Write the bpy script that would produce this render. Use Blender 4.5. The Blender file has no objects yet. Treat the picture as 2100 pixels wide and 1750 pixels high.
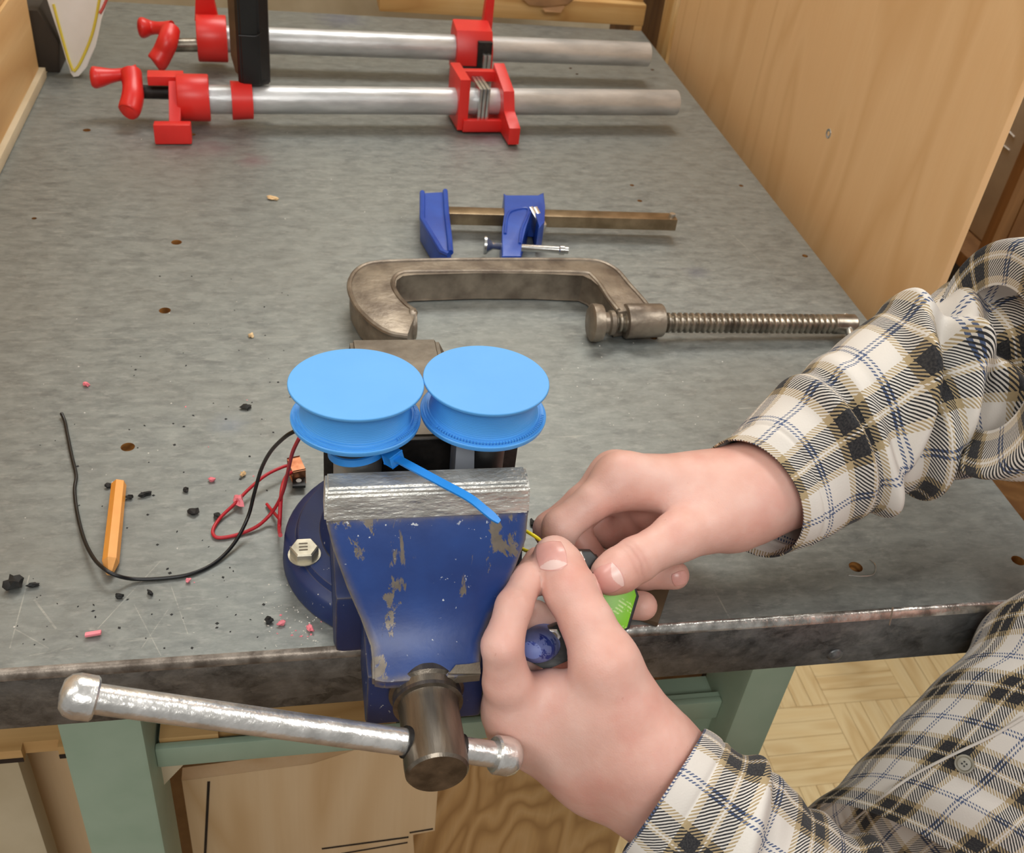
import bpy, bmesh, math, random
import numpy as np
from mathutils import Vector, Matrix

# ------------------------------------------------------------------ camera, world, lights, exposure
TZ = 0.88                      # height of the bench top above the floor; scene is laid out with z=0 at the bench top and lifted at the end
F = 2110.0; CX, CY0 = 1050.0, 875.0
R = np.array([[0.97882846, -0.17551061, 0.10531318],
              [0.02577831, 0.61613039, 0.78722222],
              [-0.2030525, -0.76784072, 0.60761033]])      # world -> camera
CAM = np.array([0.0, -0.38333, 0.46])
scene = bpy.context.scene
col = scene.collection
cd = bpy.data.cameras.new('camera'); cam = bpy.data.objects.new('camera', cd); col.objects.link(cam)
cd.sensor_width = 36.0; cd.sensor_fit = 'HORIZONTAL'; cd.lens = 36.0 * F / 2100.0; cd.clip_start = 0.02
m4 = Matrix(R.T.tolist()).to_4x4(); m4.translation = Vector((CAM[0], CAM[1], CAM[2] + TZ)); cam.matrix_world = m4
cd.dof.use_dof = True; cd.dof.focus_distance = 0.56; cd.dof.aperture_fstop = 22
scene.camera = cam
scene.view_settings.view_transform = 'Standard'; scene.view_settings.look = 'None'
scene.view_settings.gamma = 1.0; scene.view_settings.use_curve_mapping = False
scene.view_settings.exposure = -0.2
w = bpy.data.worlds.new('room'); scene.world = w; w.use_nodes = True
w.node_tree.nodes['Background'].inputs[0].default_value = (1.0, 0.985, 0.95, 1); w.node_tree.nodes['Background'].inputs[1].default_value = 0.38
def area(name, loc, aim, sx, sy, power, c=(1, 0.985, 0.945)):
    l = bpy.data.lights.new(name, 'AREA'); l.shape = 'RECTANGLE'; l.size = sx; l.size_y = sy; l.energy = power; l.color = c
    o = bpy.data.objects.new(name, l); col.objects.link(o); o.location = loc
    o.rotation_euler = (Vector(aim) - Vector(loc)).to_track_quat('-Z', 'Y').to_euler(); return o
area('ceiling_or_fill_light', (0.45, 1.45, TZ + 1.75), (0.3, 0.5, 0), 1.2, 0.6, 29)
area('ceiling_or_fill_light', (-1.1, -0.1, TZ + 1.75), (0.2, 0.3, TZ), 0.8, 1.6, 36)
area('ceiling_or_fill_light', (-0.1, -1.7, TZ + 1.75), (0, 0, TZ - 0.2), 1.2, 0.6, 26)  # unseen lamp added behind the camera to fill under the bench
area('ceiling_or_fill_light', (1.6, -0.35, TZ + 1.75), (1.3, 0.2, 0), 0.6, 1.2, 34)

# ------------------------------------------------------------------ pixel -> place helpers
def ray(px, py): return R.T @ np.array([(px - CX) / F, -(py - CY0) / F, -1.0])
def PT(px, py, h=0.0):
    d = ray(px, py); return Vector(CAM + d * ((h - CAM[2]) / d[2]))
def PF(px, py, y):
    d = ray(px, py); return Vector(CAM + d * ((y - CAM[1]) / d[1]))
def PX(px, py, x):
    d = ray(px, py); return Vector(CAM + d * ((x - CAM[0]) / d[0]))
def PD(px, py, dep): return Vector(CAM + ray(px, py) * dep)
def dep(p): return float(-(R @ (np.array(p) - CAM))[2])
CR = Vector(R[0]); CU = Vector(R[1]); CB = Vector(R[2])         # camera right, up, back (world)

def lin(h):
    if isinstance(h, str):
        h = h.lstrip('#'); h = [int(h[i:i + 2], 16) / 255 for i in (0, 2, 4)]
        return tuple((c / 12.92 if c <= 0.04045 else ((c + 0.055) / 1.055) ** 2.4) for c in h) + (1,)
    return tuple(h) + ((1,) if len(h) == 3 else ())

# ------------------------------------------------------------------ materials
class NT:
    def __init__(s, name):
        s.m = bpy.data.materials.new(name); s.m.use_nodes = True; s.t = s.m.node_tree; s.b = s.t.nodes['Principled BSDF']
    def n(s, typ, **kw):
        nd = s.t.nodes.new(typ)
        for k, v in kw.items():
            if k.startswith('i_'):
                key = k[2:]; key = int(key) if key.isdigit() else key
                s.set(nd.inputs[key], v)
            else: setattr(nd, k, v)
        return nd
    def set(s, sock, v):
        if isinstance(v, bpy.types.NodeSocket): s.t.links.new(v, sock)
        elif isinstance(v, bpy.types.Node): s.t.links.new(v.outputs[0], sock)
        else: sock.default_value = v
    def math(s, op, a, b=None, c=None, clamp=False):
        nd = s.t.nodes.new('ShaderNodeMath'); nd.operation = op; nd.use_clamp = clamp
        for i, v in enumerate((a, b, c)):
            if v is not None: s.set(nd.inputs[i], v)
        return nd.outputs[0]
    def coord(s, scale=(1, 1, 1), rot=(0, 0, 0), uv=False, loc=(0, 0, 0)):
        tc = s.n('ShaderNodeTexCoord'); mp = s.n('ShaderNodeMapping'); s.t.links.new(tc.outputs['UV' if uv else 'Object'], mp.inputs[0])
        mp.inputs['Scale'].default_value = scale; mp.inputs['Rotation'].default_value = rot; mp.inputs['Location'].default_value = loc; return mp.outputs[0]
    def noise(s, v, scale, detail=4, rough=0.55, dist=0.0):
        nd = s.n('ShaderNodeTexNoise'); s.t.links.new(v, nd.inputs['Vector']); nd.inputs['Scale'].default_value = scale
        nd.inputs['Detail'].default_value = detail; nd.inputs['Roughness'].default_value = rough; nd.inputs['Distortion'].default_value = dist
        return nd.outputs['Fac']
    def ramp(s, fac, stops, interp='LINEAR'):
        nd = s.n('ShaderNodeValToRGB'); nd.color_ramp.interpolation = interp; s.set(nd.inputs[0], fac); e = nd.color_ramp.elements
        while len(e) < len(stops): e.new(0.5)
        for el, (p, c) in zip(e, stops):
            el.position = p; el.color = lin(c) if not isinstance(c, (int, float)) else (c, c, c, 1)
        return nd.outputs[0]
    def mix(s, f, a, b, mode='MIX'):
        nd = s.n('ShaderNodeMix'); nd.data_type = 'RGBA'; nd.blend_type = mode
        s.set(nd.inputs[0], f)
        for i, v in ((6, a), (7, b)):
            s.set(nd.inputs[i], lin(v) if isinstance(v, (str, tuple)) else v)
        return nd.outputs[2]
    def out(s, base=None, rough=0.5, metal=0.0, bump=None, bstr=0.2, bdist=0.001, **kw):
        b = s.b
        if base is not None: s.set(b.inputs['Base Color'], lin(base) if isinstance(base, (str, tuple)) else base)
        s.set(b.inputs['Roughness'], rough); s.set(b.inputs['Metallic'], metal)
        for k, v in kw.items(): s.set(b.inputs[k.replace('_', ' ')], v)
        if bump is not None:
            bn = s.n('ShaderNodeBump'); bn.inputs['Strength'].default_value = bstr; bn.inputs['Distance'].default_value = bdist
            s.set(bn.inputs['Height'], bump); s.t.links.new(bn.outputs[0], b.inputs['Normal'])
        return s.m
def plain(name, c1, c2=None, scale=40, rough=0.5, metal=0.0, bump=0.0, bscale=None, lo=0.35, hi=0.65, stretch=(1, 1, 1), bdist=0.001, **kw):
    t = NT(name); v = t.coord(stretch); n = t.noise(v, scale, 5)
    base = t.ramp(n, [(lo, c1), (hi, c2 or c1)])
    b = t.noise(v, bscale or scale * 3, 4) if bump else None
    return t.out(base, rough, metal, b, bump, bdist, **kw)
def worn(name, paint, paint2, bare, scale, thr, rough=0.45, metal=0.0, bmetal=0.6, stretch=(1, 1, 1), speck=None, bump=0.15, edge=0):
    t = NT(name); v = t.coord(stretch); n = t.noise(v, scale, 6, 0.65, 0.4); v0 = t.coord()
    f = t.ramp(n, [(thr, 0.0), (thr + 0.02, 1.0)])
    c = t.ramp(t.noise(v0, 30, 4), [(0.3, paint), (0.7, paint2)])
    bc = t.ramp(t.noise(v0, 150, 4), [(0.3, bare), (0.7, tuple(min(1, x * 1.5) for x in lin(bare)[:3]))])
    if edge:
        bvn = t.n('ShaderNodeBevel', samples=6); bvn.inputs['Radius'].default_value = edge; ge = t.n('ShaderNodeNewGeometry')
        dt = t.n('ShaderNodeVectorMath', operation='DOT_PRODUCT'); t.t.links.new(bvn.outputs[0], dt.inputs[0]); t.t.links.new(ge.outputs['Normal'], dt.inputs[1])
        em = t.math('ADD', t.math('SUBTRACT', 1.0, dt.outputs['Value']), t.math('MULTIPLY', t.math('SUBTRACT', t.noise(v0, 90, 4), 0.5), 0.22))
        f = t.math('MAXIMUM', f, t.ramp(em, [(0.05, 0.0), (0.08, 1.0)]))
    c = t.mix(f, c, bc)
    if speck:
        s = t.ramp(t.noise(v0, 320, 3), [(0.68, 0.0), (0.71, 1.0)]); s = t.math('MULTIPLY', s, t.ramp(t.noise(v0, 25, 2), [(0.5, 0.0), (0.62, 1.0)])); c = t.mix(s, c, speck)
    return t.out(c, rough, t.math('MULTIPLY', f, bmetal), t.math('SUBTRACT', t.noise(v0, 180, 4), f), bump, 0.0006)
def wood(name, c1, c2, c3, axis=2, scale=1.0, bands=9, fine=1.0, rough=0.55, swirl=1.0):
    """Rotary-cut veneer: contour lines of a stretched noise field plus fine fibres along the grain axis."""
    t = NT(name); sc = [9.0 * scale] * 3; sc[axis] = 1.6 * scale * swirl
    v = t.coord(tuple(sc)); n = t.noise(v, 1.0, 2.5, 0.45, 0.35)
    w_ = t.math('PINGPONG', t.math('MULTIPLY', n, bands), 0.5)
    sf = [260.0] * 3; sf[axis] = 7.0
    f = t.noise(t.coord(tuple(sf)), 1.0, 3, 0.6)
    a = t.ramp(w_, [(0.0, c1), (0.25, c2), (0.5, c3)])
    a = t.mix(t.ramp(f, [(0.35, 0.0), (0.75, 0.45 * fine)]), a, c3)
    a = t.mix(t.math('MULTIPLY', t.noise(t.coord((3, 3, 3)), 2.0, 2), 0.3), a, c2)
    return t.out(a, rough, 0, f, 0.12, 0.0005)

M = {}
def galvanised(name, dark, light, warm, rough=(0.3, 0.5), metal=0.7, spangle=0.35, scratch=True, vs=95.0):
    t = NT(name); v = t.coord()
    big = t.noise(v, 3.2, 4, 0.6, 0.5); mid = t.noise(t.coord((0.8, 1.9, 1)), 52, 6, 0.72, 0.3); fine = t.noise(t.coord((60, 240, 60)), 3, 3)
    vo = t.n('ShaderNodeTexVoronoi', i_Scale=vs); t.t.links.new(t.coord((1, 1.3, 1.6)), vo.inputs['Vector'])
    c = t.ramp(mid, [(0.34, dark), (0.6, light)]); c = t.mix(t.ramp(t.noise(t.coord((0.7, 1.6, 1)), 140, 4, 0.7), [(0.35, 0.3), (0.55, 0.0)]), c, dark); c = t.mix(t.ramp(t.noise(t.coord((0.7, 1.8, 1), loc=(3, 1, 0)), 110, 4, 0.7), [(0.52, 0.0), (0.68, 0.35)]), c, '#b3b4ae')
    c = t.mix(t.ramp(big, [(0.42, 0.0), (0.7, 0.55)]), c, warm)
    sp = t.n('ShaderNodeSeparateColor'); t.t.links.new(vo.outputs['Color'], sp.inputs[0])
    c = t.mix(t.math('MULTIPLY', sp.outputs[0], spangle), c, light)
    if scratch:
        for k, (rz, sc, th) in enumerate(((0.5, 7, 0.985), (-0.7, 9, 0.985), (1.3, 6, 0.987), (-0.15, 8, 0.985))):
            vv = t.coord((sc * 0.9, sc * 26, 1), (0, 0, rz), loc=(k * 1.7, k * 0.9, 0))
            s = t.math('MULTIPLY', t.math('GREATER_THAN', t.math('SUBTRACT', 1.0, t.math('ABSOLUTE', t.math('SUBTRACT', t.noise(vv, 1.0, 1.2), 0.5))), th + 0.011), t.ramp(t.noise(vv, 0.7, 2), [(0.55, 0.0), (0.62, 0.55)]))
            c = t.mix(t.math('MULTIPLY', s, t.ramp(t.noise(v, 9 + k, 2), [(0.5, 0.0), (0.6, 0.6)])), c, '#b4b2a8')
        st = t.ramp(t.noise(v, 22, 5, 0.6, 0.6), [(0.66, 0.0), (0.74, 0.5)]); c = t.mix(st, c, dark)
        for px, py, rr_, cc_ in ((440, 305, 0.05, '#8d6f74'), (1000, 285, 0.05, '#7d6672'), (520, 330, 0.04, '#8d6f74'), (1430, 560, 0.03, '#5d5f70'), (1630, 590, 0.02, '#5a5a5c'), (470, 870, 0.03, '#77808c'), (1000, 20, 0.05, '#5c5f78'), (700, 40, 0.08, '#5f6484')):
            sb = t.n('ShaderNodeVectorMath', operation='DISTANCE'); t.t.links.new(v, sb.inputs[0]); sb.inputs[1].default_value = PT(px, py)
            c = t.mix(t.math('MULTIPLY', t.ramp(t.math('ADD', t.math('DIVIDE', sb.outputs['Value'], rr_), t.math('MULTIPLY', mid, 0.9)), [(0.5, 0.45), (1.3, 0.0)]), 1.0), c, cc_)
        for (a0, b0), (a1, b1), wd in (((20, 1330), (60, 1180), .5), ((70, 1230), (115, 1290), .8), ((60, 1345), (150, 1330), .5), ((100, 1330), (30, 1290), .5), ((200, 1290), (330, 1150), .45), ((290, 1330), (345, 1250), .4), ((330, 1345), (275, 1240), .4), ((385, 1300), (350, 1200), .4),
                ((1465, 1210), (1500, 1275), .7), ((580, 420), (960, 370), .6), ((1500, 480), (1560, 535), .5), ((1610, 690), (1700, 700), .5), ((1400, 700), (1500, 690), .6), ((1515, 838), (1560, 836), .8), ((900, 300), (1290, 285), .5), ((1330, 600), (1355, 600), .8), ((250, 700), (640, 690), .3), ((1690, 1000), (1820, 1045), .5)):
            pa, pb = PT(a0, b0), PT(a1, b1); axv = (pb - pa); Ln = axv.length; axv.normalize(); pn = Vector((-axv.y, axv.x, 0))
            sb = t.n('ShaderNodeVectorMath', operation='SUBTRACT'); t.t.links.new(v, sb.inputs[0]); sb.inputs[1].default_value = (pa + pb) / 2
            d1 = t.n('ShaderNodeVectorMath', operation='DOT_PRODUCT'); t.t.links.new(sb.outputs[0], d1.inputs[0]); d1.inputs[1].default_value = axv
            d2 = t.n('ShaderNodeVectorMath', operation='DOT_PRODUCT'); t.t.links.new(sb.outputs[0], d2.inputs[0]); d2.inputs[1].default_value = pn
            k1 = t.math('LESS_THAN', t.math('ABSOLUTE', d1.outputs['Value']), Ln / 2); k2 = t.math('LESS_THAN', t.math('ABSOLUTE', d2.outputs['Value']), wd * 0.0007)
            c = t.mix(t.math('MULTIPLY', t.math('MULTIPLY', k1, k2), t.ramp(mid, [(0.4, 0.05), (0.6, 0.5)])), c, '#b8b6ac')
    r = t.ramp(t.math('ADD', t.math('MULTIPLY', mid, 0.6), t.math('MULTIPLY', big, 0.4)), [(0.3, rough[0]), (0.7, rough[1])])
    return t.out(c, r, metal, t.math('ADD', mid, t.math('MULTIPLY', fine, 0.3)), 0.12, 0.0012)
M['galv'] = galvanised('galvanised_sheet', '#6a6e6d', '#8c908c', '#848279', (0.42, 0.6), 0.5)
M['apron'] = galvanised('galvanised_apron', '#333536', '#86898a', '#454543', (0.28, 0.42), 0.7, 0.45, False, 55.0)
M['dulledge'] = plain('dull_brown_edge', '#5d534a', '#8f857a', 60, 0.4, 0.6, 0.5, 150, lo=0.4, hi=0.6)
M['edge'] = plain('worn_highlight_edge', '#8f8d88', '#d8d6d0', 60, 0.22, 0.9, 0.5, 150, lo=0.4, hi=0.6)  # worn metal, coloured lighter so the edge highlight is painted in
M['hole'] = wood('hole_wood', '#6b4420', '#a8773c', '#5a3818', 0, 3)
M['green'] = worn('green_leg_paint', '#8fa38e', '#98aa96', '#5a6250', 14, 0.74, 0.5, 0, 0.0)
M['blue'] = worn('vise_blue_paint', '#18316a', '#20407f', '#6a6258', 34, 0.575, 0.36, 0, 0.35, (1.25, 0.8, 0.7), '#c8ccd0', 0.15, 0.008)
M['bluebase'] = worn('vise_base_blue_paint', '#17264c', '#1b2e5e', '#55504a', 16, 0.68, 0.42, 0, 0.3, (1, 1, 1), '#b8b8b4', 0.15, 0.002)
M['steel'] = plain('scuffed_jaw_steel', '#b0afa9', '#e6e4dc', 70, 0.36, 0.65, 1.0, 230, stretch=(0.5, 1, 1.5), bdist=0.0016)
M['darksteel'] = plain('dark_machined_steel', '#5d564d', '#857c70', 40, 0.33, 0.85, 0.15, 300, stretch=(2.5, 0.4, 2.5))
M['bar'] = plain('polished_bar_steel', '#c4c2be', '#eae8e4', 90, 0.27, 0.82, 0.6, 160, bdist=0.0009)
M['rust'] = plain('brown_worn_steel', '#5a5044', '#7d7466', 35, 0.5, 0.5, 0.3, 200)
M['black_iron'] = plain('black_pitted_iron', '#141211', '#2c2724', 90, 0.55, 0.3, 0.5, 200)
M['cclamp'] = plain('cast_clamp_iron', '#6a5f54', '#94897a', 45, 0.40, 0.6, 0.35, 220)
M['thread'] = plain('threaded_rod_steel', '#6a6258', '#a39a8c', 60, 0.32, 0.85, 0.1)
M['pipe'] = plain('zinc_pipe', '#b8bbbc', '#d8dadb', 60, 0.38, 0.5, 0.4, 200, stretch=(0.3, 1, 1))
M['red'] = plain('red_clamp_enamel', '#cf2420', '#df302a', 18, 0.36, 0, 0.08, 120)
M['clampblue'] = plain('blue_clamp_enamel', '#1a3f97', '#2450ad', 25, 0.35, 0, 0.1, 120)
M['barbrown'] = plain('bronzed_bar_steel', '#7d6b52', '#a08c70', 50, 0.3, 0.75, 0.1)
M['chrome'] = plain('bright_zinc', '#b9bab8', '#d6d6d2', 80, 0.25, 0.9, 0.1)
M['blackp'] = plain('black_plastic', '#0f0f10', '#181819', 40, 0.42, 0, 0.1, 300)
M['brownside'] = plain('brown_rubber_side', '#4a3c2c', '#5b4a36', 40, 0.6)
M['wire_black'] = plain('black_wire_insulation', '#0d0d0e', '#141416', 40, 0.35)
M['wire_red'] = plain('red_wire_insulation', '#b01d2a', '#c02430', 40, 0.4)
M['wire_yellow'] = plain('yellow_wire_insulation', '#e8d51c', '#f0de2a', 40, 0.4)
M['copper'] = plain('copper_terminal', '#9a5b3e', '#c98f6c', 90, 0.35, 0.9)
M['orange'] = plain('orange_pencil_paint', '#e39335', '#eba247', 30, 0.4)
M['pencilwood'] = plain('cut_pencil_wood', '#c98a45', '#dba05c', 60, 0.7)
M['white'] = plain('white_plastic', '#e6e4e0', '#efedea', 20, 0.45)
M['yellowline'] = plain('yellow_edge_line', '#d9c53c', '#e2d04a', 20, 0.5)
M['redline'] = plain('red_printed_stripe', '#c8504a', '#d05c54', 20, 0.5)
M['cardboard'] = plain('brown_cardboard', '#8d6a48', '#a9825a', 25, 0.8, stretch=(1, 4, 1))
M['crumb_black'] = plain('black_rubber_crumb', '#121212', '#232220', 60, 0.7)
M['crumb_pink'] = plain('pink_plastic_scrap', '#e2747f', '#ee8a94', 60, 0.6)
M['crumb_white'] = plain('pale_grit', '#b9b4aa', '#d8d4cc', 60, 0.7)
M['crumb_tan'] = plain('pale_wood_chip', '#caa87a', '#e0c294', 60, 0.7)
M['bolt'] = plain('zinc_bolt', '#958f7e', '#bdb6a3', 70, 0.4, 0.55, 0.2, 200)
M['motor'] = plain('brushed_motor_can', '#9a9b9a', '#b8b9b7', 60, 0.36, 0.85)
M['greymotor'] = plain('grey_plastic_bracket', '#7d828a', '#8e939b', 30, 0.45)
M['ziptie'] = plain('blue_nylon', '#1f86dd', '#2a90e6', 30, 0.4, 0, 0.05, 100, Subsurface_Weight=0.1, Subsurface_Radius=(0.002, 0.003, 0.004))
M['toolblue'] = worn('blue_dipped_grip', '#6677b4', '#7685c0', '#1f3280', 60, 0.56, 0.5, 0, 0.0)
M['lime'] = None
M['skin'] = None

# plastic of the printed spools: fine printed layers round the drum
t = NT('printed_blue_plastic'); v = t.coord(); z = t.n('ShaderNodeSeparateXYZ'); t.t.links.new(v, z.inputs[0])
lay = t.math('SINE', t.math('MULTIPLY', z.outputs[2], 2 * math.pi / 0.0009))
M['spool'] = t.out(t.ramp(t.noise(v, 20, 3), [(0.3, '#4a9ce6'), (0.7, '#52a4ea')]), 0.42, 0, lay, 0.25, 0.0002)
M['spooltop'] = plain('printed_blue_face', '#539fe0', '#59a4e4', 20, 0.5, 0, 0.04, 400)

# lime label with rows of small pale print
t = NT('lime_label'); v = t.coord((1, 1, 1), (0, 0, 0.62)); s = t.n('ShaderNodeSeparateXYZ'); t.t.links.new(v, s.inputs[0])
rows = t.math('GREATER_THAN', t.math('FRACT', t.math('MULTIPLY', s.outputs[1], 620.0)), 0.55)
blk = t.ramp(t.noise(t.coord((90, 150, 90), (0, 0, 0.62)), 1.0, 1), [(0.5, 0.0), (0.52, 0.65)], 'LINEAR')
ltr = t.ramp(t.noise(t.coord((900, 300, 500), (0, 0, 0.62)), 1.0, 1), [(0.4, 0.0), (0.45, 1.0)])
M['lime'] = t.out(t.mix(t.math('MULTIPLY', t.math('MULTIPLY', rows, blk), ltr), '#7cc414', '#d3eda0'), 0.35, 0)

# skin, with knuckle creases at the two thumb joints
t = NT('skin'); v = t.coord()
c = t.ramp(t.noise(v, 22, 4, 0.6), [(0.25, '#cf9989'), (0.5, '#dbad9f'), (0.75, '#e3beb2')])
c = t.mix(t.ramp(t.noise(v, 38, 3), [(0.48, 0.0), (0.75, 0.38)]), c, '#cf8478')
c = t.mix(t.ramp(t.noise(v, 260, 2), [(0.72, 0.0), (0.78, 0.2)]), c, '#a8624c')
bv = t.n('ShaderNodeTexVoronoi', i_Scale=900.0); t.t.links.new(v, bv.inputs['Vector'])
bh = t.math('ADD', t.math('MULTIPLY', bv.outputs['Distance'], 0.35), t.noise(v, 260, 4))
for a_, b_, c_, rad in ((PD(1168, 1208, 0.500), PD(1137, 1143, 0.514), 3, 0.013), (PD(1308, 1146, 0.552), PD(1251, 1180, 0.546), 3, 0.013), (PD(1028, 1322, 0.496), PD(1052, 1245, 0.51), 2, 0.009), (PD(1215, 1030, 0.582), PD(1150, 1082, 0.578), 0, 0.01)):
    axv = (b_ - a_).normalized(); sb = t.n('ShaderNodeVectorMath', operation='SUBTRACT'); t.t.links.new(v, sb.inputs[0]); sb.inputs[1].default_value = a_
    dt = t.n('ShaderNodeVectorMath', operation='DOT_PRODUCT'); t.t.links.new(sb.outputs[0], dt.inputs[0]); dt.inputs[1].default_value = axv
    ln_ = t.n('ShaderNodeVectorMath', operation='LENGTH'); t.t.links.new(sb.outputs[0], ln_.inputs[0])
    mk = t.ramp(t.math('DIVIDE', ln_.outputs['Value'], rad * 1.15), [(0.55, 1.0), (1.0, 0.0)])
    if c_:
        sv = t.math('ADD', dt.outputs['Value'], t.math('MULTIPLY', t.math('SUBTRACT', t.noise(v, 120, 3), 0.5), 0.0045))
        lnm = t.ramp(t.math('PINGPONG', sv, 0.0019), [(0.0, 1.0), (0.00045, 0.0)])
        within = t.ramp(t.math('ABSOLUTE', sv), [(0.003, 1.0), (0.0052, 0.0)])
        cr = t.math('MULTIPLY', t.math('MULTIPLY', lnm, mk), within)
        bh = t.math('SUBTRACT', bh, t.math('MULTIPLY', cr, 0.9)); c = t.mix(t.math('MULTIPLY', cr, 0.35), c, '#a86a58')
M['skin'] = t.out(c, 0.48, 0, bh, 0.22, 0.0007, Subsurface_Weight=0.25, Subsurface_Radius=(0.008, 0.004, 0.0025), Subsurface_Scale=0.6)
M['nail'] = plain('fingernail', '#d39a90', '#dba79d', 60, 0.28, Subsurface_Weight=0.2, Subsurface_Radius=(0.004, 0.002, 0.001))
M['lunula'] = plain('nail_half_moon', '#e0bdb4', '#e4c4bb', 60, 0.3)

# flannel plaid, laid out in metres of cloth (UV)
PERIOD = 0.070
def plaid(name):
    t = NT(name); tc = t.n('ShaderNodeTexCoord'); sep = t.n('ShaderNodeSeparateXYZ'); t.t.links.new(tc.outputs['UV'], sep.inputs[0])
    W, T, K, B = '#d9d3cb', '#a8946f', '#15161c', '#43557a'
    stops = [(0.0, W), (0.02, T), (0.085, K), (0.225, T), (0.25, W), (0.262, T), (0.287, K), (0.427, T), (0.49, W), (0.71, B), (0.735, W), (0.76, B), (0.785, W)]
    def yarn(s):
        return t.ramp(t.math('FRACT', t.math('MULTIPLY', s, 1.0 / PERIOD)), stops, 'CONSTANT')
    nz = t.noise(t.coord((1, 1, 1), uv=True), 60, 3)
    wob = t.math('MULTIPLY', t.math('SUBTRACT', nz, 0.5), 0.0012)
    u = t.math('ADD', sep.outputs[0], wob); v = t.math('ADD', sep.outputs[1], wob)
    tw = t.math('FRACT', t.math('MULTIPLY', t.math('ADD', u, t.math('MULTIPLY', v, 1.0)), 1.0 / 0.0024))
    twm = t.math('GREATER_THAN', tw, 0.5)
    c = t.mix(twm, yarn(u), yarn(v))
    c = t.mix(t.ramp(t.noise(t.coord((1, 1, 1), uv=True), 900, 3), [(0.4, 0.0), (0.8, 0.08)]), c, '#cfc8bd')
    fz = t.noise(t.coord(), 900, 3)
    return t.out(c, 0.95, 0, t.math('ADD', fz, t.math('MULTIPLY', tw, 0.4)), 0.3, 0.0006, Sheen_Weight=0.08, Sheen_Roughness=0.6)
M['plaid'] = plaid('plaid_flannel')
M['button'] = plain('shirt_button', '#6f6a5c', '#8d8878', 80, 0.3)
M['denim'] = plain('dark_trousers', '#20242c', '#2a2f38', 200, 0.85)

M['panel'] = wood('cabinet_veneer', '#eabf8b', '#ecc390', '#dfb27c', 2, 0.8, 6, 0.6)
M['pine'] = wood('pine_frame', '#d9b57c', '#cfa76a', '#b98a4e', 0, 2.0, 5)
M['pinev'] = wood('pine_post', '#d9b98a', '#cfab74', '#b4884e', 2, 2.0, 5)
M['leftboard'] = wood('left_plywood', '#d8b47e', '#cfa76e', '#c0935a', 1, 1.0, 6)
M['ply'] = wood('underbench_plywood', '#d4ad7a', '#c99f69', '#a37a4a', 2, 1.1, 11, 0.7, 0.6, 2.0)
M['birch'] = wood('birch_panel', '#dcc09a', '#d8ba92', '#c9a67a', 2, 1.2, 5, 0.6)
M['shelf'] = wood('shelf_plywood', '#d3ad78', '#caa26c', '#b08752', 0, 1.5, 6)
M['pale'] = plain('pale_panel', '#b8a788', '#c8b99c', 12, 0.7)
M['char'] = plain('charred_cut_edge', '#1a120c', '#2c1d12', 60, 0.8)
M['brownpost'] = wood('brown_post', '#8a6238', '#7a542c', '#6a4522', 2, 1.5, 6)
M['darkroom'] = plain('dark_gap_fill', '#2b241d', '#3d342a', 14, 0.8)  # dark fill colour; stands in for shade in the gap by the tray
M['beigebox'] = plain('beige_box', '#a89884', '#b5a590', 14, 0.7)
M['floorbase'] = plain('parquet_joint', '#7a5a34', '#8a683e', 30, 0.7)
FL = [wood('parquet_oak', '#ecd09a', '#f0d8a6', '#dab982', ax, 2.2, 4 + k, 1.0, 0.38) for ax in (0, 1) for k in range(2)]

# ------------------------------------------------------------------ mesh helpers
def sharp(me, ang=35):
    for p in me.polygons: p.use_smooth = True
    try: me.set_sharp_from_angle(angle=math.radians(ang))
    except Exception: pass
ROOTS = {}
def obj(name, bm, mat, parent=None, ang=35, kind=None):
    if isinstance(bm, bmesh.types.BMesh):
        bmesh.ops.recalc_face_normals(bm, faces=bm.faces)
        me = bpy.data.meshes.new(name); bm.to_mesh(me); bm.free()
    else:
        me = bpy.data.meshes.new(name); me.from_pydata([tuple(v) for v in bm[0]], [], [tuple(int(i) for i in f) for f in bm[1]]); me.update()
    mats = mat if isinstance(mat, (list, tuple)) else [mat]
    for x in mats: me.materials.append(M[x] if isinstance(x, str) else x)
    sharp(me, ang)
    o = bpy.data.objects.new(name, me); col.objects.link(o)
    if parent is not None: attach(o, parent)
    if kind: o['kind'] = kind
    return o
def attach(o, parent):
    o.parent = parent
    r = Vector((0, 0, 0)); p = parent
    while p is not None: r += p.location; p = p.parent
    o.location = -r
def thing(name, label, cat, loc=(0, 0, 0), group=None):
    o = bpy.data.objects.new(name, None); o.empty_display_size = 0.02; col.objects.link(o); o.location = loc
    return tag(o, label, cat, group)
def tag(o, label, cat, group=None):
    o['label'] = label; o['category'] = cat
    if group: o['group'] = group
    return o
def struct(o): o['kind'] = 'structure'; return o
def B(): return bmesh.new()
def frame(axis, up=Vector((0, 0, 1))):
    a = Vector(axis).normalized()
    if abs(a.dot(up)) > 0.98: up = Vector((0, 1, 0))
    u = up.cross(a).normalized(); return u, a.cross(u).normalized(), a
def box(bm, lo, hi, bev=0.0, mtx=None, seg=2):
    lo, hi = Vector(lo), Vector(hi); c = (lo + hi) / 2; s = hi - lo
    r = bmesh.ops.create_cube(bm, size=1.0); vs = r['verts']
    for v in vs: v.co = Vector((v.co.x * s.x, v.co.y * s.y, v.co.z * s.z)) + c
    if mtx is not None:
        for v in vs: v.co = mtx @ v.co
    if bev > 0:
        es = list({e for v in vs for e in v.link_edges}); bmesh.ops.bevel(bm, geom=es, offset=bev, segments=seg, affect='EDGES', profile=0.6)
    return bm
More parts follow.
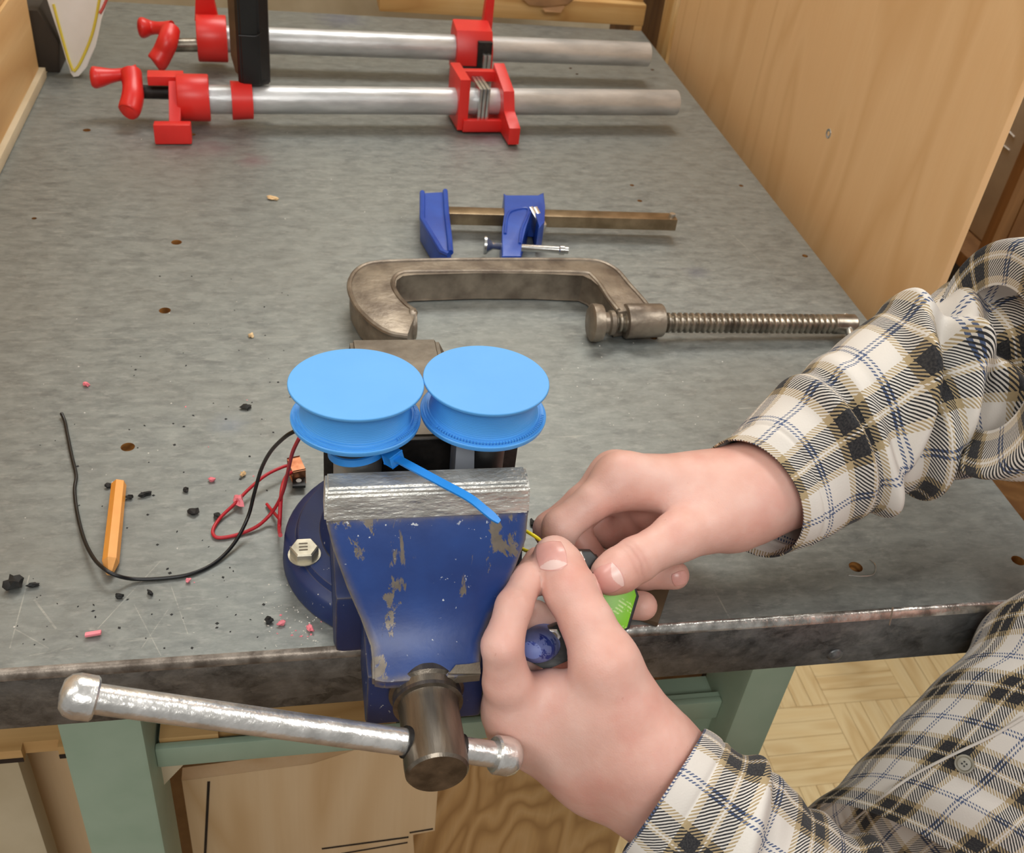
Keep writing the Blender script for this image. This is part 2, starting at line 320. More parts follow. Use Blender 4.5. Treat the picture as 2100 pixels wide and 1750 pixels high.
def obox(bm, c, ax, ay, az, bev=0.0):
    """box from centre and three half-axis vectors"""
    ax, ay, az = Vector(ax), Vector(ay), Vector(az)
    m = Matrix((ax, ay, az)).transposed().to_4x4(); m.translation = Vector(c)
    r = bmesh.ops.create_cube(bm, size=2.0); vs = r['verts']
    for v in vs: v.co = m @ v.co
    if bev > 0:
        es = list({e for v in vs for e in v.link_edges}); bmesh.ops.bevel(bm, geom=es, offset=bev, segments=2, affect='EDGES', profile=0.6)
    return bm
def lathe(bm, o, axis, prof, seg=32, cap=True, squash=(1, 1), up=Vector((0, 0, 1))):
    """prof: [(distance along axis, radius)]"""
    u, v, a = frame(axis, up); o = Vector(o); rings = []
    for h, r in prof:
        if r < 1e-6: rings.append([bm.verts.new(o + a * h)]); continue
        rings.append([bm.verts.new(o + a * h + (u * math.cos(2 * math.pi * k / seg) * squash[0] + v * math.sin(2 * math.pi * k / seg) * squash[1]) * r) for k in range(seg)])
    for A, C in zip(rings, rings[1:]):
        if len(A) == 1 and len(C) == 1: continue
        for k in range(seg):
            k2 = (k + 1) % seg
            if len(A) == 1: bm.faces.new((A[0], C[k2], C[k]))
            elif len(C) == 1: bm.faces.new((A[k], A[k2], C[0]))
            else: bm.faces.new((A[k], A[k2], C[k2], C[k]))
    if cap:
        for rg in (rings[0], rings[-1]):
            if len(rg) > 2: bm.faces.new(rg)
    return bm
def cyl(bm, p, q, r, r2=None, seg=24, bev=0.0):
    p, q = Vector(p), Vector(q); L = (q - p).length; r2 = r if r2 is None else r2
    prof = [(0, r), (L, r2)] if bev <= 0 else [(0, r - bev), (bev * 0.3, r - bev * 0.3), (bev, r), (L - bev, r2), (L - bev * 0.3, r2 - bev * 0.3), (L, r2 - bev)]
    return lathe(bm, p, q - p, prof, seg)
def cat(pts, n=8, closed=False):
    """Catmull-Rom through pts (any dimension)"""
    P = np.array([list(p) for p in pts], float); out = []
    N = len(P)
    idx = (lambda i: i % N) if closed else (lambda i: min(max(i, 0), N - 1))
    for i in range(N if closed else N - 1):
        a, b, c, d = P[idx(i - 1)], P[idx(i)], P[idx(i + 1)], P[idx(i + 2)]
        for k in range(n):
            s = k / n; out.append(0.5 * ((2 * b) + (c - a) * s + (2 * a - 5 * b + 4 * c - d) * s * s + (3 * b - a - 3 * c + d) * s ** 3))
    if not closed: out.append(P[-1])
    return np.array(out)
def tube(bm, pts, r, seg=10, ends=True):
    pts = [Vector(p) for p in pts]; n = len(pts); rr = r if hasattr(r, '__len__') else [r] * n
    up = Vector((0, 0, 1)); prev = None; rings = []
    for i, p in enumerate(pts):
        a = (pts[min(i + 1, n - 1)] - pts[max(i - 1, 0)]).normalized()
        if prev is None: u, v, _ = frame(a)
        else:
            u = (prev - a * prev.dot(a)).normalized(); v = a.cross(u)
        prev = u
        rings.append([bm.verts.new(p + (u * math.cos(2 * math.pi * k / seg) + v * math.sin(2 * math.pi * k / seg)) * rr[i]) for k in range(seg)])
    for A, C in zip(rings, rings[1:]):
        for k in range(seg): bm.faces.new((A[k], A[(k + 1) % seg], C[(k + 1) % seg], C[k]))
    if ends: bm.faces.new(rings[0]); bm.faces.new(rings[-1])
    return bm
def prism(bm, poly, vec, bev=0.0, seg=2):
    """solid from a planar polygon of 3-D points pushed along vec"""
    a = [bm.verts.new(Vector(p)) for p in poly]; b = [bm.verts.new(Vector(p) + Vector(vec)) for p in poly]
    n = len(a); fs = [bm.faces.new(a), bm.faces.new(list(reversed(b)))]
    for i in range(n): fs.append(bm.faces.new((a[i], b[i], b[(i + 1) % n], a[(i + 1) % n])))
    if bev > 0:
        es = list({e for f in fs[:2] for e in f.edges}); bmesh.ops.bevel(bm, geom=es, offset=bev, segments=seg, affect='EDGES', profile=0.6)
    return bm
def loft(bm, rings, cap=True):
    R_ = [[bm.verts.new(Vector(p)) for p in r] for r in rings]; n = len(R_[0])
    for A, C in zip(R_, R_[1:]):
        for k in range(n): bm.faces.new((A[k], A[(k + 1) % n], C[(k + 1) % n], C[k]))
    if cap: bm.faces.new(R_[0]); bm.faces.new(R_[-1])
    return bm
rnd = random.Random(7)

# ================================================================== SETTING
bm = B(); box(bm, (-2.2, -1.6, -TZ - 0.05), (2.6, 2.0, -TZ - 0.004)); floor = struct(obj('floor', bm, 'floorbase'))
# mosaic parquet: squares of five fingers, laid alternately
S = 0.142; strip_me = {}
for i in range(-1, 6):
    for j in range(-1, 7):
        ori = (i + j) % 2
        for k in range(5):
            x0 = 0.42 + i * S; y0 = -0.02 + j * S; wd = S / 5
            bmx = B(); key = (ori, k % 2)
            a = (0.0004, 0.0004 + k * wd, -0.004) if ori else (0.0004 + k * wd, 0.0004, -0.004)
            b = (S - 0.0004, (k + 1) * wd - 0.0004, 0.0) if ori else ((k + 1) * wd - 0.0004, S - 0.0004, 0.0)
            box(bmx, a, b)
            o = obj('parquet_strip', bmx, FL[(0 if ori else 2) + rnd.randrange(2)], floor); o.location = (x0, y0, -TZ + rnd.uniform(-0.0004, 0.0003))
            o.data.transform(Matrix.Translation((0, 0, 0)))
bm = B(); box(bm, (-2.2, 1.75, -TZ), (2.6, 1.8, 1.9)); struct(obj('wall_back', bm, 'pale'))
bm = B(); box(bm, (-0.75, -0.1, -TZ), (-0.70, 1.75, 1.9)); struct(obj('wall_left', bm, 'pale'))

# ================================================================== WORKBENCH
bench = thing('workbench', 'sheet-metal topped workbench with pale green legs, carrying the vise', 'workbench', (0.1, 0.04, -TZ))
FR, BR = PT(2223, 1220), PT(1325, 72)
bm = B()
poly = [Vector((-0.285, 0, 0)), Vector((FR.x, 0, 0)), Vector((BR.x, 1.17, 0)), Vector((-0.275, 1.17, 0))]
prism(bm, poly, (0, 0, -0.046), 0.0035, 3)
holes = [(262, 917, 4.6), (338, 637, 4.6), (362, 497, 4.6), (178, 267, 4.0), (1755, 1163, 4.6), (2088, 1150, 4.6), (1312, 412, 2.6), (1520, 381, 2.6), (1651, 525, 3.0),
         (1296, 380, 2.4), (1338, 143, 2.6), (1170, 140, 2.2), (1183, 152, 2.2), (395, 276, 3.2), (1340, 692, 3.4), (70, 448, 2.2)]
top = obj('bench_top', bm, ['galv', 'hole'], bench)
cut = B()
for px, py, r in holes:
    p = PT(px, py); cyl(cut, (p.x, p.y, -0.006), (p.x, p.y, 0.01), r / 1000, seg=20)
co = obj('cutter', cut, 'hole')
bo = top.modifiers.new('holes', 'BOOLEAN'); bo.object = co; bo.operation = 'DIFFERENCE'; bo.solver = 'EXACT'
try: bo.material_mode = 'TRANSFER'
except Exception: pass
bpy.context.view_layer.update()
dg = bpy.context.evaluated_depsgraph_get()
co.matrix_world = Matrix.Identity(4); co.location = (0, 0, 0)
bpy.context.view_layer.update()
new = bpy.data.meshes.new_from_object(top.evaluated_get(bpy.context.evaluated_depsgraph_get()))
top.modifiers.clear(); top.data = new; sharp(new)
bpy.data.objects.remove(co)
# folded front apron skin, a little proud
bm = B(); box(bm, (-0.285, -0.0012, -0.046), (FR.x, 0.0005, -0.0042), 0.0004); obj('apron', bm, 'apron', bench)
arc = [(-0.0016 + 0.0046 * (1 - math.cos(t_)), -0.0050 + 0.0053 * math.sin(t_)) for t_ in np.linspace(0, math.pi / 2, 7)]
bm = B(); loft(bm, [[(x_, a_, b_) for a_, b_ in arc] + [(x_, 0.003, -0.003), (x_, 0.0, -0.0050)] for x_ in np.linspace(0.10, FR.x - 0.001, 30)]); obj('worn_edge', bm, 'edge', bench)  # shiny worn edge strip, its highlight helped by lighter colour
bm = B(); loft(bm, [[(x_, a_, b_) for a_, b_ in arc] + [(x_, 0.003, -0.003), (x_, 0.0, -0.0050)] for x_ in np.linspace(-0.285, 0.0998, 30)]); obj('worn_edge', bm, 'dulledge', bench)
for px, py in ((1712, 1343), (1297, 1345)):
    p = PF(px, py, -0.001); bm = B(); lathe(bm, p, (0, -1, 0), [(0, 0.0055), (0.001, 0.005), (0.0022, 0.0025), (0.0024, 0)], 20); obj('rivet', bm, 'apron', bench)
# two screws on the top near the right edge
for px, py in ((1738, 652),):
    p = PT(px, py); bm = B(); lathe(bm, p, (0, 0, 1), [(0, 0.004), (0.001, 0.0035), (0.0016, 0)], 16); obj('screw', bm, 'chrome', bench)
# legs
bm = B(); box(bm, (-0.148, 0.03, -TZ), (-0.099, 0.084, -0.0465), 0.004); obj('leg', bm, 'green', bench)
bm = B(); box(bm, (0.303, 0.03, -TZ), (0.337, 0.084, -0.0465), 0.004); obj('leg', bm, 'green', bench)
bm = B(); box(bm, (0.303, 1.05, -TZ), (0.337, 1.104, -0.0465), 0.004); obj('leg', bm, 'green', bench)
bm = B(); box(bm, (-0.148, 1.05, -TZ), (-0.099, 1.104, -0.0465), 0.004); obj('leg', bm, 'green', bench)
rz1, rz0 = PF(320, 1538, 0.05).z, PF(320, 1576, 0.05).z
bm = B(); box(bm, (-0.099, 0.05, rz0), (0.303, 0.0555, rz1), 0.0015); obj('rail', bm, 'green', bench)
bm = B(); box(bm, (-0.099, 0.0556, rz1 - 0.014), (0.303, 0.082, rz1 - 0.0105), 0.0005); obj('rail_flange', bm, 'green', bench)
bm = B(); prism(bm, [(0.303, 0.0557, rz1 - 0.001), (0.255, 0.0557, rz1 - 0.001), (0.265, 0.0557, -0.195), (0.303, 0.0557, -0.205)], (0, 0.004, 0)); obj('gusset', bm, 'green', bench)
bm = B(); prism(bm, [(-0.099, 0.06, rz0), (-0.075, 0.06, rz0), (-0.099, 0.06, rz0 - 0.035)], (0, 0.012, 0)); obj('gusset', bm, 'pale', bench)

# ------------------------------------------------------------------ under the bench
# notched board lying on the rail, cut out round the leg
y0 = 0.0565; rz1 -= 0.0098
def notch(x, x_end):
    out = []; k = 0
    while x < x_end - 0.004:
        x2 = min(x_end, x + (0.022 if k % 2 else 0.038)); yy = y0 + (0.006 if k % 2 else 0.0); out += [(x, yy), (x2, yy)]; x = x2; k += 1
    return out
pts = notch(-0.40, -0.1505) + [(-0.1505, 0.0865), (-0.0965, 0.0865)] + notch(-0.0965, 0.10) + [(0.10, 0.62), (-0.40, 0.62)]
pp = [pts[0]]
for q in pts[1:]:
    if (Vector(q) - Vector(pp[-1])).length > 1e-5: pp.append(q)
nb = thing('notched_board', 'plywood board with notched front edge lying on the green rail', 'board', (-0.15, 0.3, rz1))
bm = B(); prism(bm, [(a, b, rz1 + 0.0125) for a, b in pp], (0, 0, -0.012)); obj('board', bm, 'shelf', nb)
for q0, q1 in zip(pp, pp[1:]):
    if max(q0[1], q1[1]) < 0.06 and abs(q0[1] - q1[1]) < 1e-6:
        bm = B(); box(bm, (q0[0], q0[1] - 0.0008, rz1 + 0.0008), (q1[0], q0[1] - 0.0001, rz1 + 0.0045)); obj('charred_edge', bm, 'char', nb)
# birch panel standing behind the leg
def fpoly(pts, y): return [PF(a, b, y) for a, b in pts]
bp = thing('birch_panel', 'pale birch panel with cut slots leaning under the bench', 'panel', (0.0, 0.11, -TZ))
def toz(p, z): return Vector((p.x, p.y, z))
P4 = fpoly([(372, 1601), (640, 1568), (735, 1535), (905, 1530)], 0.12)
poly = [toz(P4[0], -TZ)] + P4 + [PF(892, 1705, 0.12), PF(845, 1712, 0.12), PF(850, 1760, 0.12)]; poly.append(toz(poly[-1], -TZ))
bm = B(); prism(bm, poly, (0, 0.012, 0), 0.0008); obj('board', bm, 'birch', bp)
for a, b, wd in (((428, 1604), (420, 1765), 0.0022), ((660, 1742), (838, 1718), 0.0022), ((700, 1752), (836, 1729), 0.0018), ((840, 1709), (888, 1701), 0.002)):
    p, q = PF(*a, 0.1195), PF(*b, 0.1195); d = (q - p); u = Vector((-d.z, 0, d.x)).normalized() * wd / 2
    bm = B(); prism(bm, [p - u, q - u, q + u, p + u], (0, 0.001, 0)); obj('slot', bm, 'char', bp)
ps = thing('plywood_sheet', 'plywood sheet with wavy brown grain standing behind the birch panel', 'panel', (0.15, 0.2, -TZ))
A_ = [PF(845, 1500, 0.20), PF(1345, 1480, 0.20)]
bm = B(); prism(bm, [toz(A_[0], -TZ), A_[0], A_[1], toz(A_[1], -TZ)], (0, 0.015, 0), 0.001); obj('board', bm, 'ply', ps)
wp = thing('pale_panel', 'pale grey board leaning under the bench left of the green leg', 'panel', (-0.25, 0.15, -TZ))
A_ = [PF(-160, 1545, 0.11), PF(30, 1542, 0.11)]
bm = B(); prism(bm, [toz(A_[0], -TZ), A_[0], A_[1], PF(100, 1760, 0.11), toz(PF(100, 1760, 0.11), -TZ)], (0, 0.02, 0), 0.001); obj('board', bm, 'pale', wp)
wp2 = thing('grey_panel', 'shaded tan board behind the pale board under the bench', 'panel', (-0.2, 0.18, -TZ))
A_ = [PF(-100, 1530, 0.16), PF(165, 1525, 0.16)]
bm = B(); prism(bm, [toz(A_[0], -TZ), A_[0], A_[1], toz(PF(150, 1760, 0.16), -TZ)], (0, 0.015, 0), 0.001); obj('board', bm, 'birch', wp2)
cb = thing('storage_box', 'wooden box end with black edging under the bench by the right leg', 'box', (0.25, 0.2, rz1))
p0, p1 = PF(1330, 1375, 0.13), PF(1428, 1462, 0.13)
bm = B(); box(bm, (p0.x, 0.131, p1.z), (p1.x - 0.006, 0.40, -0.06), 0.001); obj('body', bm, 'brownpost', cb)
bm = B(); box(bm, (p0.x, 0.1305, p1.z - 0.005), (p1.x, 0.402, p1.z + 0.0), 0.0008); obj('bottom_edging', bm, 'char', cb)
bm = B(); box(bm, (p1.x - 0.006, 0.1305, p1.z), (p1.x, 0.402, -0.06), 0.0008); obj('side_edging', bm, 'char', cb)

# ------------------------------------------------------------------ behind the bench
lb = thing('side_board', 'upright plywood side board along the left edge of the bench', 'board', (-0.28, 0.6, 0))
p = PT(75, 190); ye = PX(100, 150, -0.275).y
bm = B(); box(bm, (-0.30, 0.0, 0.012), (-0.279, 0.862, 0.11), 0.001); obj('board', bm, 'leftboard', lb)
bm = B(); box(bm, (-0.302, 0.0, 0.111), (-0.282, 0.862, 0.45), 0.001); obj('upper_board', bm, 'leftboard', lb)
bm = B(); box(bm, (-0.30, 0.0, 0.0005), (-0.273, 0.868, 0.012), 0.001); obj('metal_trim', bm, 'pale', lb)

bn = thing('gap_shade_block', 'dark block added for the shaded gap between side board and white tray', 'block', (-0.28, 0.92, 0))  # added dark block; the shade of the gap is put into its colour
bm = B(); prism(bm, [(-0.31, 0.885, 0.0005), (-0.262, 0.885, 0.0005), (-0.258, 0.885, 0.035), (-0.275, 0.885, 0.07), (-0.31, 0.885, 0.07)], (0, 0.12, 0), 0.002); obj('body', bm, 'darkroom', bn)
# white panel with rounded corner, yellow line
wpn = thing('white_tray', 'white plastic tray with yellow edge line leaning in the back left corner', 'tray', PT(150, 160))
YP = PT(150, 160).y
def wpl(pts, off=0.0):
    out = []
    for a, b in pts:
        q = PF(a, b, YP); q.y += (q.z) * 0.25 - off; q2 = PF(a, b, q.y); out.append(q2)
    return out
outl = [(60, -170), (97, 0), (122, 75), (138, 130), (143, 150), (150, 160), (162, 158), (178, 140), (196, 95), (202, 70), (208, 40), (228, -20), (262, -150)]
bm = B(); prism(bm, wpl(outl), (0.0, 0.016, 0.004), 0.003); obj('panel', bm, 'white', wpn)
for nm, mt, ln in (('yellow_line', 'yellowline', [(152, 146), (165, 128), (185, 82), (196, 42), (210, -30), (240, -140)]), ('yellow_line', 'yellowline', [(110, 8), (124, 62), (140, 118), (150, 145)]), ('red_stripe', 'redline', [(205, 27), (214, 10), (230, -30)])):
    L = [p + Vector((0, -0.0008, 0)) for p in wpl(ln)]
    bm = B(); tube(bm, cat(L, 4), 0.0016, 6); obj(nm, bm, mt, wpn)

fr_ = thing('wooden_frame', 'pine wooden frame standing along the back edge of the bench', 'frame', (0.35, 1.2, 0))
yb = 1.19
a, b = PF(778, 8, yb), PF(1322, 36, yb)
bm = B(); box(bm, (a.x, yb, 0.0005), (b.x, yb + 0.02, 0.032), 0.0015); obj('front_board', bm, 'pine', fr_)
bm = B(); box(bm, (a.x, yb + 0.02, 0.0005), (b.x, yb + 0.30, 0.012), 0.001); obj('tray_bottom', bm, 'shelf', fr_)
bm = B(); box(bm, (b.x - 0.014, yb + 0.001, -0.09), (b.x - 0.001, yb + 0.019, 0.0004), 0.001); obj('corner_post', bm, 'pine', fr_)
bm = B(); box(bm, (b.x - 0.02, yb + 0.02, 0.012), (b.x, yb + 0.30, 0.10), 0.001); obj('end_board', bm, 'pine', fr_)
cbx = thing('cardboard_scrap', 'crumpled brown cardboard resting on the back pine frame', 'cardboard', (0.35, 1.22, 0.03))
def cpoly(pts, y, dz=0.0): return [PF(x_, y_, y) + Vector((0, 0, dz)) for x_, y_ in pts]
bm = B(); prism(bm, cpoly([(1030, -40), (1085, 10), (1125, 14), (1165, 8), (1215, -45)], 1.182), (0, 0.003, 0)); obj('flap', bm, 'cardboard', cbx)
bm = B(); prism(bm, [PF(1112, 17, 1.176), PF(1158, 13, 1.176), PF(1150, 26, 1.172), PF(1118, 24, 1.172)], (0, 0.003, 0)); obj('flap', bm, 'cardboard', cbx)
bm = B(); prism(bm, cpoly([(1165, 8), (1205, -20), (1230, -45), (1180, -30), (1150, 10)], 1.186), (0, 0.003, 0)); obj('flap', bm, 'cardboard', cbx)

post = thing('pine_post', 'upright pine board edge beside the large veneer panel', 'post', (0.58, 1.15, -TZ))
a = PX(1372, 128, 0.565); b = PX(1345, 95, 0.565)
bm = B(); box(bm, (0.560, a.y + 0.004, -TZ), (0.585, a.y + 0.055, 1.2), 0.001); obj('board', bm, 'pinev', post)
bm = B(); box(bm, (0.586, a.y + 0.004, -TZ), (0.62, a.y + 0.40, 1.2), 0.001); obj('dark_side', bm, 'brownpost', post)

yN, yFar = PX(1925, 610, 0.56).y, PX(1370, 130, 0.56).y
pan = thing('veneer_panel', 'large tan veneer plywood panel standing beside the bench at right', 'panel', (0.57, 0.7, -0.30))
bm = B(); box(bm, (0.56, yN + 0.006, -0.30), (0.567, yFar, 1.2), 0.0008); obj('board', bm, 'panel', pan)
p = PX(1699, 274, 0.56); bm = B(); lathe(bm, (0.5602, p.y, p.z), (-1, 0, 0), [(0, 0.0055), (0.0006, 0.005), (0.0004, 0.003), (-0.001, 0)], 18); obj('screw', bm, 'chrome', pan)
# what shows past the panel's near edge
rk = thing('storage_rack', 'brown wooden rack posts seen past the veneer panel edge', 'rack', (0.95, 0.6, -TZ))
def xpost(px0, px1, py, x, dx, mt, nm):
    q0, q1 = PX(px0, py, x), PX(px1, py, x)
    y_lo, y_hi = min(q0.y, q1.y), max(q0.y, q1.y)
    bm = B(); box(bm, (x, y_lo, -TZ), (x + dx, y_hi, 1.1), 0.001); obj(nm, bm, mt, rk)
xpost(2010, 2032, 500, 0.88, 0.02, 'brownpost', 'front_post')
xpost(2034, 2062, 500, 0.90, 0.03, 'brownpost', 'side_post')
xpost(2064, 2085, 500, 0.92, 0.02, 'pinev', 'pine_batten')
bm = B(); box(bm, (1.30, 0.62, -TZ), (1.32, 1.74, 1.1)); obj('back_panel', bm, 'darkroom', rk)
for z0 in (-0.55, -0.2):
    bm = B(); box(bm, (0.95, 0.62, z0), (1.29, 1.2, z0 + 0.02), 0.001); obj('shelf', bm, 'brownpost', rk)
q = PX(2030, 390, 1.0)
bxx = thing('beige_box', 'beige box with white lines seen in the gap past the panel', 'box', (1.05, q.y, -0.18))
bm = B(); box(bm, (1.0, q.y - 0.22, -0.179), (1.2, q.y + 0.25, PX(2095, 100, 1.0).z), 0.003); obj('carton', bm, 'beigebox', bxx)
for a, b in (((2062, 262), (2080, 281)), ((2050, 292), (2070, 308))):
    bm = B(); tube(bm, [PX(*a, 0.999), PX(*b, 0.999)], 0.0012, 6); obj('white_line', bm, 'white', bxx)

# ================================================================== VISE
vise = thing('bench_vise', 'blue bench vise with scuffed steel jaws bolted to the bench edge', 'vise', (0.062, 0.07, 0))
VX = 0.0625
# swivel base with bolt
bm = B(); lathe(bm, (VX, 0.074, 0.0), (0, 0, 1), [(0.0004, 0.074), (0.013, 0.073), (0.016, 0.071), (0.018, 0.066), (0.0215, 0.0645), (0.022, 0.0635)], 64); base = obj('swivel_base', bm, 'bluebase', vise)
for sx in (-1, 1):
    c = PT(624, 1128, 0.026); bx = c.x if sx < 0 else 2 * VX - c.x
    bm = B(); lathe(bm, (bx, c.y, 0.022), (0, 0, 1), [(0, 0.0095), (0.0006, 0.0095)], 24); lathe(bm, (bx, c.y, 0.0226), (0, 0, 1), [(0, 0.0082), (0.0052, 0.0082), (0.006, 0.0074)], 6)
    bo_ = obj('bolt', bm, 'rust' if sx > 0 else 'bolt', base, 20)
    if sx < 0:
        for k in range(3):                 # stamped mark on the head
            bm = B(); box(bm, (bx - 0.003, c.y - 0.003 + k * 0.0026, 0.0286), (bx + 0.002, c.y - 0.0022 + k * 0.0026, 0.0289)); obj('stamped_mark', bm, 'rust', base)
bm = B(); lathe(bm, (VX, 0.074, 0.022), (0, 0, 1), [(0, 0.052), (0.004, 0.05), (0.02, 0.045), (0.04, 0.044)], 48); obj('turret', bm, 'bluebase', vise)
# fixed body: channel round the slide, standing at the bench edge
bm = B(); box(bm, (0.016, -0.004, 0.001), (0.109, 0.13, 0.046), 0.005); obj('fixed_body', bm, 'bluebase', vise)
# fixed jaw: neck rising from the body to a worn anvil top
rings = []
for z, xl, xr, yf, yb_ in ((0.044, 0.030, 0.095, 0.052, 0.125), (0.07, 0.034, 0.091, 0.054, 0.120), (0.092, 0.030, 0.095, 0.052, 0.130), (0.106, 0.030, 0.090, 0.050, 0.137), (0.1185, 0.0315, 0.0835, 0.050, 0.137)):
    rings.append([(xl, yf, z), (xr, yf, z), (xr, yb_, z), (xl, yb_, z)])
bm = B(); loft(bm, rings); bmesh.ops.bevel(bm, geom=bm.edges[:], offset=0.002, segments=2, affect='EDGES'); obj('anvil', bm, 'rust', vise)
bm = B(); loft(bm, [[(0.016, 0.0415, 0.088), (0.114, 0.0415, 0.088), (0.095, 0.075, 0.088), (0.033, 0.075, 0.088)], [(0.0125, 0.0415, 0.119), (0.1165, 0.0415, 0.119), (0.092, 0.070, 0.119), (0.032, 0.070, 0.119)]])
bmesh.ops.bevel(bm, geom=bm.edges[:], offset=0.0015, segments=2, affect='EDGES'); obj('fixed_jaw', bm, 'rust', vise)
bm = B(); box(bm, (0.0125, 0.0385, 0.072), (0.1165, 0.0418, 0.1188), 0.0008); obj('fixed_jaw_plate', bm, 'black_iron', vise)
# moving jaw: tapering casting
rows = [(1052, -0.0005, 668, 1086), (1066, -0.0025, 669, 1085), (1120, -0.010, 683, 1080), (1200, -0.0205, 712, 1050), (1260, -0.029, 738, 1018), (1320, -0.040, 760, 993), (1352, -0.0465, 764, 988), (1386, -0.0535, 764, 986)]
rings = []
for py, y, xl, xr in rows:
    m_ = 0.5 * (xl + xr); z = PF(m_, py, y).z
    sl = 0.08 * (m_ - xl)
    x0, x1 = PF(xl, py + sl, y).x, PF(xr, py - sl, y).x
    rings.append([(x0, y, z), (x0 + 0.006, y - 0.0022, z), (x1 - 0.006, y - 0.0022, z), (x1, y, z), (x1, 0.0125, z), (x0, 0.0125, z)])
lz = rings[-1][0][2]
rings.append([(p[0], p[1], lz - 0.005) for p in rings[-1]])
bm = B(); loft(bm, rings)
bmesh.ops.bevel(bm, geom=[e for e in bm.edges if abs((e.verts[0].co - e.verts[1].co).normalized().z) > 0.4 and (e.verts[0].co.y < -0.001)], offset=0.0012, segments=2, affect='EDGES')
mj = obj('moving_jaw', bm, 'blue', vise, 40)
# bare patch on the lip
p0, p1 = PF(925, 1372, -0.0555), PF(984, 1390, -0.0555)
bm = B()
prism(bm, [(p0.x, -0.0562, lz - 0.0045), (p1.x, -0.0558, lz - 0.0045), (p1.x, -0.0558, lz + 0.0004), (p0.x + 0.004, -0.0562, lz + 0.0004)], (0, 0.001, 0)); obj('bare_lip', bm, 'rust', mj)
bm = B(); prism(bm, [PF(920, 1382, -0.0555), PF(935, 1364, -0.0525), PF(962, 1362, -0.052), PF(984, 1358, -0.0515), PF(986, 1382, -0.0555)], (0, 0.0004, -0.0012)); obj('bare_patch', bm, 'rust', mj)
bm = B(); box(bm, (0.0305, -0.049, -0.0045), (0.0925, -0.006, lz - 0.004), 0.0025); obj('front_block', bm, 'bluebase', vise)
bm = B(); box(bm, (0.038, -0.004, 0.003), (0.087, 0.21, 0.033), 0.003); obj('slide', bm, 'darksteel', vise)
# scuffed steel cap of the moving jaw
zc0 = PF(870, 1060, -0.002).z
bm = B(); loft(bm, [[(0.0112, -0.0035, zc0), (0.1158, -0.0035, zc0), (0.1158, 0.013, zc0), (0.0112, 0.013, zc0)], [(0.0118, -0.0012, 0.117), (0.1152, -0.0012, 0.117), (0.1152, 0.0130, 0.117), (0.0118, 0.013, 0.117)], [(0.0125, 0.0012, 0.1195), (0.1145, 0.0012, 0.1195), (0.1145, 0.0130, 0.1205), (0.0125, 0.013, 0.1205)]])
bmesh.ops.bevel(bm, geom=bm.edges[:], offset=0.0012, segments=2, affect='EDGES'); obj('jaw_cap', bm, 'steel', vise)
# spindle and tommy bar
SZ, YB = 0.025, -0.085
sp_prof = [(0, 0.019), (0.004, 0.0195), (0.0055, 0.0178), (0.009, 0.0172), (0.0095, 0.0178), (0.0118, 0.0180), (0.0122, 0.0158), (0.016, 0.0152), (0.046, 0.0158), (0.0505, 0.0155), (0.052, 0.0143), (0.0522, 0.0)]
bm = B(); lathe(bm, (0.061, -0.049, SZ), (0, -1, 0), sp_prof, 56, cap=False); spd = obj('spindle', bm, 'darksteel', vise, 25)
pl, pr = PF(168, 1433, YB), PF(1030, 1553, YB); dv = (pr - pl).normalized()
mid = Vector((0.0608, YB, SZ)); 
pl = mid - dv * ((mid - pl).length); pr = mid + dv * ((pr - mid).length)
bm = B(); cyl(bm, pl, pr, 0.0066, seg=32); tb = obj('handle_bar', bm, 'bar', vise)
for p, s in ((pl, 1), (pr, -1)):
    bm = B(); lathe(bm, p + dv * s * 0.0055, -dv * s, [(0, 0.0066), (0, 0.0088), (0.001, 0.0097), (0.008, 0.0099), (0.0115, 0.0088), (0.0140, 0.0062), (0.0150, 0.0)], 32, cap=False); obj('end_cap', bm, 'bar', tb)
for s in (-1, 1):           # dark mouth of the cross hole
    q = mid + dv * s * 0.0150; bm = B(); lathe(bm, q - dv * s * 0.002, dv * s, [(0, 0.0078), (0.0026, 0.0078), (0.0026, 0.0067)], 28, cap=False); obj('bar_hole', bm, 'black_iron', spd)

